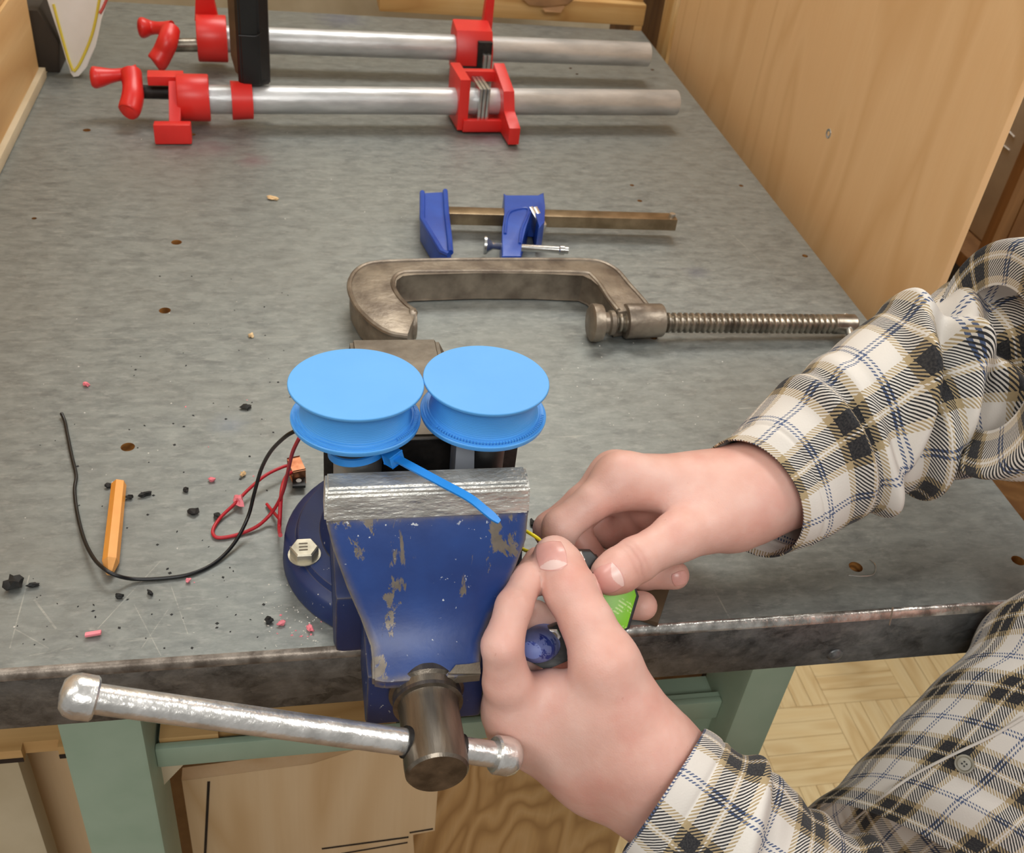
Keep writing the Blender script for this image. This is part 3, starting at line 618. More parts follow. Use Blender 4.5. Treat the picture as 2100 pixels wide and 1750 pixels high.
# ================================================================== MOTORS + SPOOLS
def spool(axpx, lowc, topc, lw, tw, zl, label, tilt=0.0):
    b = PT(*lowc, zl); axd = Vector((0.0, math.sin(tilt), math.cos(tilt)))
    def row(p): q = R @ (np.array(p) - CAM); return CY0 + F * q[1] / q[2]
    L = min(np.linspace(0.010, 0.035, 200), key=lambda l: abs(row(b + axd * l) - topc[1])); ax = axd * L; tp = b + ax
    r1 = lw * dep(b) / F; r2 = tw * dep(tp) / F
    t_ = thing('printed_spool', label, 'spool', b, 'printed spools over the vise')
    bm = B(); lathe(bm, b, ax, [(-0.0016, 0), (-0.0016, r1 * 0.985), (0.0, r1), (0.0008, r1), (0.0012, r1 * 0.985), (0.0010, r1 * 0.965), (0.0017, r1 * 0.96), (0.0015, r1 * 0.93), (0.0023, r1 * 0.925), (0.0021, r1 * 0.895), (0.0030, r1 * 0.885), (0.003, r1 * 0.5)], 96, cap=False); lf = obj('lower_flange', bm, 'spool', t_, 50)
    bm = B(); lathe(bm, b, ax, [(0.0026, r1 * 0.87), (0.005, r1 * 0.845), (L * 0.5, r1 * 0.83), (L - 0.003, r1 * 0.85), (L - 0.0012, r1 * 0.9)], 96, cap=False); obj('drum', bm, 'spool', t_, 60)
    bm = B(); lathe(bm, b, ax, [(L - 0.0014, 0), (L - 0.0014, r2 * 0.99), (L - 0.0008, r2), (L, r2 * 0.998), (L + 0.0003, r2 * 0.988), (L + 0.0003, 0)], 128, cap=False); obj('top_flange', bm, 'spooltop', t_, 40)
    nb_ = 46                                    # row of little print bumps on the lower flange
    bm = B()
    u, v, a = frame(ax)
    for k in range(nb_):
        an = -2.6 + 2.4 * k / nb_ if lowc[0] > 900 else -0.9 + 1.9 * k / nb_
        d_ = u * math.cos(an) + v * math.sin(an); c = b + d_ * r1 * 0.935 + ax.normalized() * 0.0022
        obox(bm, c, d_ * 0.0007, d_.cross(a) * 0.0004, a * 0.0006)
    obj('edge_bumps', bm, 'spool', lf, kind='stuff')
    return b, ax, r1
bL, axL, rL = spool(None, (730, 856), (727, 785), 132.5, 139, 0.141, 'light blue printed spool above the silver motor, with zip tie below', math.radians(4))
bR, axR, rR = spool(None, (991, 845), (997, 777), 129.5, 130, 0.141, 'light blue printed spool above the black motor, nearer the hands', math.radians(2.5))
mo = thing('silver_motor', 'silver cylindrical motor clamped in the vise under a blue spool', 'motor', (bL.x, 0.0262, 0.06))
ml = Vector((bL.x + 0.001, min(bL.y, 0.0268), 0))
bm = B(); lathe(bm, (ml.x, ml.y, 0.06), (0, 0, 1), [(0, 0.0118), (0.001, 0.0124), (0.0735, 0.0124), (0.075, 0.010), (0.0778, 0.010)], 48); obj('can', bm, 'motor', mo)
bm = B(); cyl(bm, (ml.x, ml.y, 0.05), (ml.x, ml.y, 0.0605), 0.005); obj('shaft', bm, 'chrome', mo)
mo2 = thing('black_motor', 'black motor with grey bracket clamped in the vise under a spool', 'motor', (bR.x, 0.0262, 0.06))
mr = PT(1004, 930, 0.128); mr = Vector((mr.x, 0.0265, 0))
bm = B(); lathe(bm, (mr.x, mr.y, 0.06), (0, 0, 1), [(0, 0.0095), (0.001, 0.0105), (0.074, 0.0105), (0.0755, 0.009), (0.0782, 0.009)], 40); obj('can', bm, 'blackp', mo2)
q = PT(952, 938, 0.122)
bm = B(); loft(bm, [[(q.x - 0.004, 0.016, 0.075), (q.x + 0.008, 0.016, 0.075), (q.x + 0.008, 0.034, 0.075), (q.x - 0.004, 0.034, 0.075)], [(q.x - 0.005, 0.018, 0.138), (q.x + 0.004, 0.018, 0.138), (q.x + 0.004, 0.034, 0.138), (q.x - 0.005, 0.034, 0.138)]]); obj('bracket', bm, 'greymotor', mo2)

# zip tie round the silver motor
zt = thing('zip_tie', 'bright blue zip tie looped round the silver motor, tail over the jaw', 'zip tie', (ml.x, ml.y, 0.128))
def strip(bm, pts, nrm, wd, th):
    pts = [Vector(p) for p in pts]; rings = []
    for i, p in enumerate(pts):
        a = (pts[min(i + 1, len(pts) - 1)] - pts[max(i - 1, 0)]).normalized(); n = Vector(nrm[i] if isinstance(nrm, list) else nrm); n = (n - a * n.dot(a)).normalized(); s = a.cross(n)
        wv = wd[i] if hasattr(wd, '__len__') else wd
        rings.append([p + s * wv / 2 + n * th / 2, p - s * wv / 2 + n * th / 2, p - s * wv / 2 - n * th / 2, p + s * wv / 2 - n * th / 2])
    loft(bm, rings); return bm
hd = PT(806, 938, 0.128)
a0 = math.atan2(hd.y - ml.y, hd.x - ml.x)
loop = [(ml.x + 0.0146 * math.cos(a0 - k * 2 * math.pi / 60), ml.y + 0.0146 * math.sin(a0 - k * 2 * math.pi / 60), 0.1248 + 0.0032 * math.cos(k * 2 * math.pi / 60)) for k in range(61)]
loop = [(x, min(max(y, 0.0145 if False else -1), 1), z) for x, y, z in loop]
bm = B(); strip(bm, loop, [Vector((x - ml.x, y - ml.y, 0)) for x, y, z in loop], 0.0042, 0.0013); obj('loop', bm, 'ziptie', zt)
tail = cat([(hd.x, hd.y, 0.1285), PT(840, 955, 0.130), PT(905, 990, 0.128), PT(962, 1021, 0.1265), PT(995, 1047, 0.1235), PT(1024, 1071, 0.1195)], 6)
bm = B(); strip(bm, tail, (0.1, -0.35, 1), [0.0042] * (len(tail) - 4) + [0.004, 0.0034, 0.0028, 0.002], 0.0013); obj('tail', bm, 'ziptie', zt)
bm = B(); u_ = (Vector(tail[3]) - Vector(tail[0])).normalized(); s_ = u_.cross(Vector((0, -0.3, 1))).normalized(); n_ = s_.cross(u_)
obox(bm, hd, u_ * 0.0032, s_ * 0.0036, n_ * 0.0030, 0.0006); obj('head', bm, 'ziptie', zt)

# ================================================================== WIRES, SWITCH, PENCIL
def wire(name, pts, r, mat_, label, cat_='wire', group=None):
    c = cat([PT(*p) for p in pts], 8); bm = B(); tube(bm, c, r, 10); o = obj(name, bm, mat_, None, 60); return tag(o, label, cat_, group)
H0 = 0.0014
wire('black_wire', [(606, 884, .105), (585, 896, .098), (556, 925, .075), (536, 962, .05), (522, 1010, .028), (508, 1062, .012), (480, 1115, .004), (440, 1155, H0), (390, 1178, H0), (330, 1187, H0), (275, 1188, H0 + .001), (240, 1181, .0075), (215, 1168, .0095), (192, 1145, .006), (172, 1105, .003), (158, 1050, H0), (153, 1005, H0), (156, 975, H0), (147, 935, H0), (138, 890, H0), (133, 865, H0), (126, 848, .003)], 0.00115, 'wire_black', 'long black wire curving from the vise across the pencil')
wire('red_wire', [(614, 898, .105), (600, 928, .085), (591, 965, .055), (580, 1010, .025), (560, 1048, .008), (530, 1078, .003), (490, 1096, H0), (455, 1103, H0), (440, 1100, H0), (437, 1086, H0), (452, 1062, .002), (480, 1035, .004), (510, 1004, .006), (545, 975, .008), (580, 958, .008), (596, 955, .008)], 0.0011, 'wire_red', 'dark red wire loop lying left of the vise')
wire('red_wire', [(607, 966, .008), (590, 974, .012), (580, 995, .016), (576, 1025, .016), (574, 1060, .01), (573, 1085, .005), (575, 1098, .0205)], 0.0013, 'wire_red', 'bright red wire running down from the terminal to the vise base')
wire('red_wire', [(547, 1034, .0016), (560, 1050, .003), (574, 1066, .006)], 0.0010, 'wire_red', 'short orange-red wire end crossing behind the bright red wire')
sw = thing('micro_switch', 'tiny copper and black terminal joined to the red wires', 'switch', PT(608, 990))
p = PT(608, 965, .006); d1 = (PT(618, 985, .006) - PT(600, 945, .006)).normalized(); s1 = d1.cross(Vector((0, 0, 1)))
bm = B(); obox(bm, p, d1 * 0.007, s1 * 0.0035, Vector((0, 0, 0.0055)), 0.0008); obj('terminal', bm, 'copper', sw)
bm = B(); cyl(bm, PT(597, 950, .009), PT(604, 955, .009), 0.0018, seg=12); obj('solder_bead', bm, 'chrome', sw)
p = PT(613, 991, .003); bm = B(); prism(bm, [p + Vector((x * .0042, y * .005, 0)) for x, y in ((-1, -1), (1, -1), (1, 1), (-1, 1))], (0, 0, .002)); obj('tab', bm, 'blackp', sw)
bm = B(); lathe(bm, p + Vector((0, 0, .0001)), (0, 0, 1), [(0, .0018), (.0023, .0018)], 12); obj('tab_hole', bm, 'crumb_white', sw)
bm = B(); cyl(bm, PT(602, 988, .003), PT(610, 990, .003), 0.0006, seg=8); obj('pin', bm, 'blackp', sw)

pc = thing('pencil_stub', 'short orange hexagonal pencil stub lying on the bench', 'pencil', PT(235, 1080))
p0, p1, p2 = PT(244, 992, .0042), PT(227, 1153, .0042), PT(226, 1174, .0042)
ax = (p1 - p0).normalized()
bm = B(); lathe(bm, p0, ax, [(0, 0.0035), (0.0008, 0.0046), ((p1 - p0).length, 0.0048)], 6, up=Vector((0.3, 0, 1))); bo2 = obj('barrel', bm, 'orange', pc, 20)
bm = B(); lathe(bm, p1, ax, [(0, 0.0048), (0.009, 0.0022), (0.0095, 0)], 6, up=Vector((0.3, 0, 1)), cap=False); obj('cut_tip', bm, 'pencilwood', pc, 20)

# ================================================================== C-CLAMP
cc = thing('c_clamp', 'large brown iron C-clamp with long threaded screw lying on the bench', 'clamp', PT(1000, 600))
ZT = 0.027
outer = [(836, 688), (800, 682), (768, 664), (738, 636), (720, 604), (717, 578), (728, 556), (752, 541), (795, 535), (900, 532), (1010, 531), (1120, 531), (1205, 532), (1238, 538), (1266, 554), (1290, 582), (1312, 606), (1332, 630)]
inner = [(1268, 640), (1250, 618), (1232, 590), (1216, 572), (1196, 563), (1100, 561), (980, 560), (850, 561), (822, 564), (808, 574), (806, 590), (816, 610), (832, 628), (848, 640), (852, 645)]
ov = 0.012
poly = [PT(a, b, ZT) for a, b in outer + inner]
bm = B(); prism(bm, poly, (0, 0, -(ZT - 0.0015)), 0.0022); fr2 = obj('frame', bm, 'cclamp', cc)
for ln in (outer, inner):
    bm = B(); tube(bm, cat([PT(a + (0), b + (2.5 if ln is outer else -2.5), ZT - 0.0006) for a, b in ln], 3), 0.0022, 8); obj('rim', bm, 'cclamp', fr2)
bm = B(); cyl(bm, PT(838, 664, 0.0155), PT(853, 664, 0.0155), 0.0128, seg=28, bev=0.001); obj('anvil_pad', bm, 'cclamp', cc)
a, b = PT(1281, 659, 0.0165), PT(1357, 657, 0.0165)
bm = B(); cyl(bm, a, b, 0.0148, 0.0142, seg=36, bev=0.0015); obj('boss', bm, 'cclamp', cc)
s0, s1 = PT(1236, 661, 0.0165), PT(1735, 659, 0.0165)
s1.z = 0.0135
L = (s1 - s0).length; pr_ = [(0, 0.0062)]; pitch = 0.0053; k = 0.012
while k < L - 0.012:
    pr_ += [(k, 0.0066), (k + pitch * 0.3, 0.0086), (k + pitch * 0.62, 0.0086), (k + pitch * 0.92, 0.0066)]; k += pitch
pr_ += [(L - 0.011, 0.0072), (L - 0.010, 0.0088), (L + 0.008, 0.0088), (L + 0.0095, 0.0075)]
bm = B(); lathe(bm, s0, s1 - s0, pr_, 28); scr = obj('screw', bm, 'thread', cc, 30)
bm = B(); lathe(bm, PT(1208, 662, 0.0165), s1 - s0, [(0, 0.0), (0.0005, 0.0135), (0.002, 0.0158), (0.006, 0.016), (0.0105, 0.0150), (0.0125, 0.0092), (0.0160, 0.0088), (0.0175, 0.0105), (0.021, 0.0105), (0.023, 0.0078)], 32); obj('swivel_pad', bm, 'cclamp', cc)
bm = B(); cyl(bm, PT(1733, 650, 0.014) + Vector((0, 0, 0)), PT(1752, 716, 0.010), 0.0038, seg=16); obj('sliding_bar', bm, 'chrome', cc)

# ================================================================== BLUE BAR CLAMP
bc = thing('bar_clamp', 'small blue bar clamp with bronze steel bar lying above the C-clamp', 'clamp', PT(1100, 450))
za = 0.022
b0, b1 = PT(905, 430, za), PT(1386, 444, za); d_ = (b1 - b0).normalized(); n_ = Vector((-d_.y, d_.x, 0))
bm = B(); obox(bm, (b0 + b1) / 2 - Vector((0, 0, 0.006)), d_ * ((b1 - b0).length / 2), n_ * 0.0075, Vector((0, 0, 0.006)), 0.0008); bar_ = obj('bar', bm, 'barbrown', bc)
bm = B(); cyl(bm, b1 - d_ * 0.004 - Vector((0, 0, 0)), b1 - d_ * 0.004 + Vector((0, 0, 0.003)), 0.003, seg=12); obj('stop_pin', bm, 'chrome', bar_)
zj = 0.027
fixed = [(863, 396), (916, 393), (920, 440), (926, 490), (926, 519), (918, 526), (905, 520), (864, 452)]
bm = B(); prism(bm, [PT(a, b, zj - 0.004) for a, b in fixed], (0, 0, -(zj - 0.0055)), 0.001); fj = obj('fixed_jaw', bm, 'clampblue', bc)
for ln in ([(866, 395), (866, 450), (906, 516), (920, 522)], [(913, 392), (916, 440), (922, 490), (924, 518)]):
    bm = B(); tube(bm, [PT(a, b, zj - 0.003) for a, b in ln], 0.0026, 8); obj('rib', bm, 'clampblue', fj)
slide = [(1033, 396), (1040, 402), (1105, 402), (1115, 394), (1118, 425), (1117, 455), (1104, 470), (1100, 436), (1086, 434), (1086, 452), (1076, 466), (1070, 500), (1069, 525), (1029, 525), (1030, 470), (1035, 436)]
bm = B(); prism(bm, [PT(a, b, zj) for a, b in slide], (0, 0, -(zj - 0.0015)), 0.0012); sj = obj('sliding_jaw', bm, 'clampblue', bc)
bm = B(); tube(bm, cat([PT(a, b, zj + 0.0002) for a, b in [(1036, 480), (1040, 445), (1052, 432), (1084, 430), (1070, 470), (1066, 500)]], 4), 0.0015, 8); obj('rib', bm, 'clampblue', sj)
c0 = PT(1096, 455, 0.018)
for k in (0, 1):
    bm = B(); obox(bm, c0 + Vector((k * 0.0042, 0, 0)), Vector((0.0018, 0.001, 0)), Vector((-0.003, 0.011, 0.004)), Vector((0, -0.003, 0.008)), 0.0004); obj('clutch_plate', bm, 'chrome', sj)
q0, q1 = PT(992, 503, 0.013), PT(1165, 514, 0.013)
bm = B(); lathe(bm, q0, q1 - q0, [(0, 0.0), (0.0003, 0.0085), (0.0025, 0.0085), (0.006, 0.005), (0.0085, 0.0034), (0.07, 0.0034), (0.071, 0.0044), (0.075, 0.0044), (0.0755, 0.0034), ((q1 - q0).length, 0.0034)], 20); obj('screw', bm, 'chrome', bc)

# ================================================================== RED PIPE CLAMPS
def rod(o_parent, name, pts, r, mat_='red', seg=14, n=5):
    bm = B(); P_ = cat([list(p) + [rr] for p, rr in zip(pts, r)], n); tube(bm, [q[:3] for q in P_], [q[3] for q in P_], seg); return obj(name, bm, mat_, o_parent, 50)
def ball_ends(bm): pass
# front clamp
pc2 = thing('pipe_clamp', 'nearer red pipe clamp with T-shaped jaw, lying across the bench', 'clamp', PT(900, 240), 'red pipe clamps')
zp = 0.030
a, b = PT(420, 204, zp), PT(1386, 211, zp); dx = (b - a).normalized(); dy = Vector((-dx.y, dx.x, 0)); UZ = Vector((0, 0, 1))
bm = B(); lathe(bm, a, b - a, [(0, 0.015), ((b - a).length - 0.001, 0.015), ((b - a).length, 0.0145), ((b - a).length, 0.0125), ((b - a).length - 0.02, 0.0125)], 36, cap=False); obj('pipe', bm, 'pipe', pc2)
h0, h1 = PT(372, 200, zp), PT(430, 201, zp)
bm = B(); cyl(bm, h0 - dx * 0.004, h1, 0.0245, seg=36, bev=0.0015); hd2 = obj('screw_head', bm, 'red', pc2)
bm = B(); prism(bm, [PT(345, 165, 0.05), PT(372, 165, 0.05), PT(370, 258, 0.014), PT(346, 258, 0.014)], (0, 0.003, -0.012), 0.0015); obj('jaw_web', bm, 'red', hd2)
bm = B(); obox(bm, PT(355, 272, 0.0115), dx * 0.0185, Vector((0, 0.006, 0)), UZ * 0.0105, 0.0015); obj('jaw_foot', bm, 'red', hd2)
bm = B(); obox(bm, PT(340, 160, 0.046), dx * 0.0185, dy * 0.010, UZ * 0.005, 0.0012); obj('jaw_foot', bm, 'red', hd2)
bm = B(); cyl(bm, PT(282, 188, 0.028), PT(350, 190, 0.028), 0.0072, seg=20); obj('screw', bm, 'black_iron', pc2)
ck = rod(pc2, 'crank', [PT(268, 150, 0.046), PT(272, 175, 0.038), PT(272, 200, 0.030), PT(265, 226, 0.020), PT(262, 232, 0.018)], [0.0115, 0.0105, 0.0115, 0.0115, 0.008])
rod(ck, 'crank_knob', [PT(282, 150, 0.046), PT(260, 152, 0.045), PT(232, 155, 0.044), PT(205, 158, 0.043), PT(192, 159, 0.043), PT(186, 159, 0.043), PT(184, 159, 0.043)], [0.009, 0.0068, 0.0072, 0.0105, 0.0112, 0.0075, 0.001])
rr_ = PT(496, 206, zp)
bm = B(); lathe(bm, rr_ - dx * 0.011, dx, [(0, 0.0152), (0, 0.0205), (0.022, 0.0195), (0.022, 0.0152)], 32, cap=False); obj('stop_ring', bm, 'red', pc2)
def perp(px, py, z, hx, y0, y1, z0, z1):
    c = PT(px, py, z); bm = B(); P_ = [c + dy * y0 + UZ * (z0 - z), c + dy * y1 + UZ * (z0 - z), c + dy * y1 + UZ * (z1 - z), c + dy * y0 + UZ * (z1 - z)]
    prism(bm, [p - dx * hx for p in P_], dx * 2 * hx, 0.001); return bm
tj = obj('tail_jaw', perp(943, 208, zp, 0.006, -0.020, 0.036, 0.004, 0.062), 'red', pc2)
c = PT(1028, 208, zp)
prof = [(-0.060, 0.003), (-0.060, 0.022), (-0.046, 0.026), (-0.030, 0.030), (-0.022, 0.05), (0.030, 0.064), (0.034, 0.05), (0.030, 0.006), (-0.02, 0.004)]
bm = B(); prism(bm, [c + dy * p_ + UZ * (q_ - zp) - dx * 0.005 for p_, q_ in prof], dx * 0.013, 0.001); obj('jaw_face', bm, 'red', tj)
m0, m1 = PT(943, 208, zp), PT(1028, 208, zp); mm = (m0 + m1) / 2; hl = (m1 - m0).length / 2
bm = B(); obox(bm, mm + dy * 0.027 + UZ * 0.021, dx * hl, dy * 0.005, UZ * 0.006, 0.001); obj('bridge', bm, 'red', tj)
bm = B(); obox(bm, mm - dy * 0.021 - UZ * 0.019, dx * hl, dy * 0.004, UZ * 0.006, 0.001); obj('bridge', bm, 'red', tj)
bm = B(); obox(bm, mm - UZ * 0.024, dx * hl, dy * 0.024, UZ * 0.003, 0.0008); obj('bridge', bm, 'red', tj)
for k in range(3):
    bm = B(); c = mm + dx * (-0.006 + k * 0.0045) + UZ * 0.002
    obox(bm, c, dx * 0.0018, dy * 0.021, UZ * 0.020, 0.0004); obj('clutch_plate', bm, 'chrome', tj)
# rear clamp
pc1 = thing('pipe_clamp', 'farther red pipe clamp near the back edge, jaws pointing up', 'clamp', PT(900, 130), 'red pipe clamps')
zq = 0.036
a, b = PT(455, 80, zq), PT(1329, 112, zq); dx = (b - a).normalized(); dy = Vector((-dx.y, dx.x, 0))
bm = B(); lathe(bm, a, b - a, [(0, 0.0155), ((b - a).length - 0.001, 0.0155), ((b - a).length, 0.0150), ((b - a).length, 0.0128), ((b - a).length - 0.02, 0.0128)], 36, cap=False); obj('pipe', bm, 'pipe', pc1)
h0, h1 = PT(404, 78, zq), PT(466, 80, zq)
bm = B(); cyl(bm, h0, h1, 0.0270, seg=36, bev=0.0015); hd1 = obj('screw_head', bm, 'red', pc1)
c = PT(424, 70, zq)
bm = B(); prism(bm, [c + UZ * 0.015 - dx * 0.013, c + UZ * 0.015 + dx * 0.016, c + UZ * 0.05 + dx * 0.008, c + UZ * 0.085 + dx * 0.007, c + UZ * 0.085 - dx * 0.006, c + UZ * 0.05 - dx * 0.009], dy * 0.012, 0.0015); obj('jaw_web', bm, 'red', hd1)
bm = B(); cyl(bm, PT(352, 93, 0.034), PT(410, 92, 0.034), 0.0078, seg=20); obj('screw', bm, 'thread', pc1)
ck = rod(pc1, 'crank', [PT(350, 62, 0.048), PT(344, 85, 0.040), PT(334, 108, 0.028), PT(322, 128, 0.018), PT(318, 132, 0.016)], [0.011, 0.0118, 0.0118, 0.0120, 0.008])
rod(ck, 'crank_knob', [PT(352, 60, 0.048), PT(330, 58, 0.047), PT(312, 57, 0.046), PT(296, 57, 0.046), PT(288, 57, 0.046), PT(283, 57, 0.046), PT(281, 57, 0.046)], [0.010, 0.0075, 0.0080, 0.0115, 0.0112, 0.0075, 0.001])
m0, m1 = PT(930, 95, zq), PT(1003, 97, zq); mm = (m0 + m1) / 2; hl = (m1 - m0).length / 2
bm = B(); P_ = [(-0.024, 0.004), (-0.028, 0.012), (-0.026, 0.04), (-0.012, 0.060), (0.020, 0.064), (0.027, 0.05), (0.025, 0.004)]
prism(bm, [m0 + dy * p_ + UZ * (q_ - zq) for p_, q_ in P_], dx * 2 * hl, 0.002); tj1 = obj('tail_jaw', bm, 'red', pc1)
c = PT(1000, 60, 0.05)
bm = B(); prism(bm, [c + UZ * (-0.005) - dx * 0.007, c + UZ * (-0.005) + dx * 0.006, c + UZ * 0.045 + dx * 0.006, c + UZ * 0.055 + dx * 0.001, c + UZ * 0.05 - dx * 0.004], dy * 0.014, 0.001); obj('jaw_face', bm, 'red', tj1)
c = m1 - dx * 0.012 - dy * 0.025 + UZ * 0.002
bm = B(); obox(bm, c - dy * 0.003 - UZ * 0.003, dx * 0.009, dy * 0.004, UZ * 0.017, 0.0008); obj('clutch_slot', bm, 'black_iron', tj1)
for k in range(2):
    bm = B(); obox(bm, c - dy * 0.009 - UZ * 0.010 + dx * (k * 0.0055 - 0.001), dx * 0.0023, dy * 0.006, UZ * 0.0105, 0.0006); obj('clutch_plate', bm, 'chrome', tj1)
bm = B(); obox(bm, m0 - dy * 0.026 + dx * 0.018 - UZ * 0.022, dx * 0.016, dy * 0.004, UZ * 0.007, 0.003); obj('release_notch', bm, 'black_iron', tj1)

# ================================================================== BLACK UPRIGHT HANDLE
yh = a.y * 0 + PT(900, 207, 0.03).y
bh = thing('black_tool', 'tall black plastic tool with brown side standing over the pipe clamps', 'tool', PF(515, 205, yh - 0.002))
x0, x1, x2 = PF(479, 190, yh).x, PF(492, 190, yh).x, PF(556, 195, yh).x; zb = 0.0455
def hring(z, k): return [(x1, yh - 0.020, z), (x1 + 0.004, yh - 0.025 * k, z), (x2 - 0.010, yh - 0.025 * k, z), (x2, yh - 0.016, z), (x2, yh + 0.018, z), (x1, yh + 0.018, z)]
bm = B(); loft(bm, [[(p[0], p[1], z + (p[0] - x1) * 0.05) for p in hring(z, k)] for z, k in ((zb, 0.9), (zb + 0.006, 1), (zb + 0.55, 1))]); bmesh.ops.bevel(bm, geom=bm.edges[:], offset=0.0015, segments=2, affect='EDGES'); hb = obj('grip', bm, 'blackp', bh)
bm = B(); loft(bm, [[(x0 + dxx, yh - 0.012, z), (x1 + 0.0002, yh - 0.019, z), (x1 + 0.0002, yh + 0.018, z), (x0 + dxx, yh + 0.012, z)] for z, dxx in ((zb + 0.012, 0.004), (zb + 0.03, 0), (zb + 0.55, 0))]); obj('side_panel', bm, 'brownside', bh)
for zc, r_ in ((zb + 0.055, 0.010), (zb + 0.115, 0.018)):
    xm = x1 + 0.018
    arc = [(x1 + 0.003, yh - 0.0255, zc)] + [(xm + r_ * math.sin(t_), yh - 0.0258, zc + r_ - r_ * math.cos(t_)) for t_ in np.linspace(0, 1.4 if r_ < 0.015 else 2.9, 14)]
    bm = B(); tube(bm, arc, 0.0007, 6); obj('moulded_ridge', bm, 'blackp', hb)

# ================================================================== SCRAP UNDER THE HAND + DEBRIS
sc_ = [PT(1290, 1195, 0.004), PT(1374, 1205, 0.004), PT(1350, 1278, 0.004), PT(1300, 1262, 0.004), PT(1270, 1240, 0.004)]
bm = B(); prism(bm, sc_, (0, 0, -0.0035), 0.0005); tag(obj('fibreboard_scrap', bm, 'brownside'), 'small brown fibreboard square on the bench under the curled fingers', 'scrap')
def blob(px, py, w_, h_, ang, mat_, name, label, cat_, hgt=0.0016, group=None):
    c = PT(px, py); bm = B(); bmesh.ops.create_icosphere(bm, subdivisions=2, radius=1.0)
    rr = random.Random(int(px * 31 + py)); s = dep(c) / F
    for v in bm.verts:
        k = 1 + rr.uniform(-0.45, 0.35); x, y = v.co.x * w_ * s / 2 * k, v.co.y * h_ * s / 2 * 1.5 * k
        v.co = c + Vector((x * math.cos(ang) - y * math.sin(ang), x * math.sin(ang) + y * math.cos(ang), hgt + v.co.z * hgt * k))
    o = obj(name, bm, mat_, None, 25); tag(o, label, cat_, group); return o
for a_ in ((30, 1205, 34, 26, 0.2, 'crumb_black', 'rubber_clump', 'black crumbly clump at the far left of the bench top', 'crumb', 0.004),
           (70, 1204, 26, 7, 0.2, 'crumb_black', 'rubber_shaving', 'thin black shaving just right of the black clump', 'crumb'),
           (397, 1053, 20, 14, -0.6, 'crumb_black', 'rubber_crumb', 'black crumb between the pencil and the red wire loop', 'crumb'),
           (381, 1008, 11, 9, 0.3, 'crumb_black', 'rubber_crumb', 'small black crumb right of the pencil top', 'crumb'),
           (298, 1017, 24, 7, 0.3, 'crumb_black', 'rubber_shaving', 'curled black shaving right of the orange pencil', 'crumb'),
           (222, 1000, 14, 7, 0.0, 'crumb_black', 'rubber_crumb', 'black crumb touching the left side of the pencil top', 'crumb'),
           (266, 1023, 16, 6, 0.0, 'crumb_black', 'rubber_crumb', 'black crumb touching the right side of the pencil', 'crumb'),
           (505, 838, 22, 9, 0.25, 'crumb_black', 'rubber_shaving', 'black shaving left of the spool over the silver motor', 'crumb'),
           (446, 1088 - 26, 14, 12, 0.3, 'crumb_black', 'rubber_crumb', 'black crumb inside the red wire loop', 'crumb'),
           (246, 1227, 18, 7, -0.3, 'crumb_black', 'rubber_crumb', 'black crumb below the lowest bend of the black wire', 'crumb'),
           (308, 1220, 16, 5, -0.9, 'crumb_black', 'rubber_shaving', 'thin slanted black shaving below the black wire', 'crumb'),
           (552, 1276, 16, 13, 0.2, 'crumb_black', 'rubber_crumb', 'black crumb beside the blue vise base', 'crumb'),
           (490, 1035, 20, 26, 0.5, 'crumb_pink', 'pink_fluff', 'ragged pink scrap lying on the red wire', 'scrap', 0.004),
           (435, 987, 14, 7, 0.0, 'crumb_pink', 'pink_crumb', 'small pink crumb above the red wire loop', 'scrap'),
           (636, 1292, 12, 16, 0.4, 'crumb_pink', 'pink_crumb', 'pink crumb in front of the vise base', 'scrap'),
           (577, 1282, 18, 8, 0.4, 'crumb_pink', 'pink_crumb', 'pink shaving left of the vise base front', 'scrap'),
           (178, 792, 13, 8, 0.2, 'crumb_pink', 'pink_crumb', 'pale pink crumb above the end of the black wire', 'scrap'),
           (387, 1194, 11, 6, 0.2, 'crumb_pink', 'pink_crumb', 'pink crumb just below the black wire', 'scrap'),
           (560, 409, 24, 9, -0.3, 'crumb_tan', 'wood_chip', 'pale wood chip on the bench left of the blue bar clamp', 'chip'),
           (515, 691, 11, 9, 0, 'crumb_tan', 'wood_chip', 'tiny pale wood chip left of the C-clamp', 'chip'),
           (498, 976, 11, 10, 0, 'crumb_tan', 'wood_chip', 'tiny tan chip above the red wire', 'chip'),
           (1093, 1077, 12, 16, 0, 'crumb_black', 'rubber_crumb', 'black crumb on the bench beside the vise jaw corner', 'crumb')):
    blob(*a_)
p = PT(191, 1300, 0.0022); bm = B(); obox(bm, p, Vector((0.0042, 0.0006, 0)), Vector((0, 0.0013, 0)), Vector((0, 0, 0.001)), 0.0006); tag(obj('pink_stick', bm, 'crumb_pink'), 'short pink plastic stick near the front left edge of the bench', 'scrap')
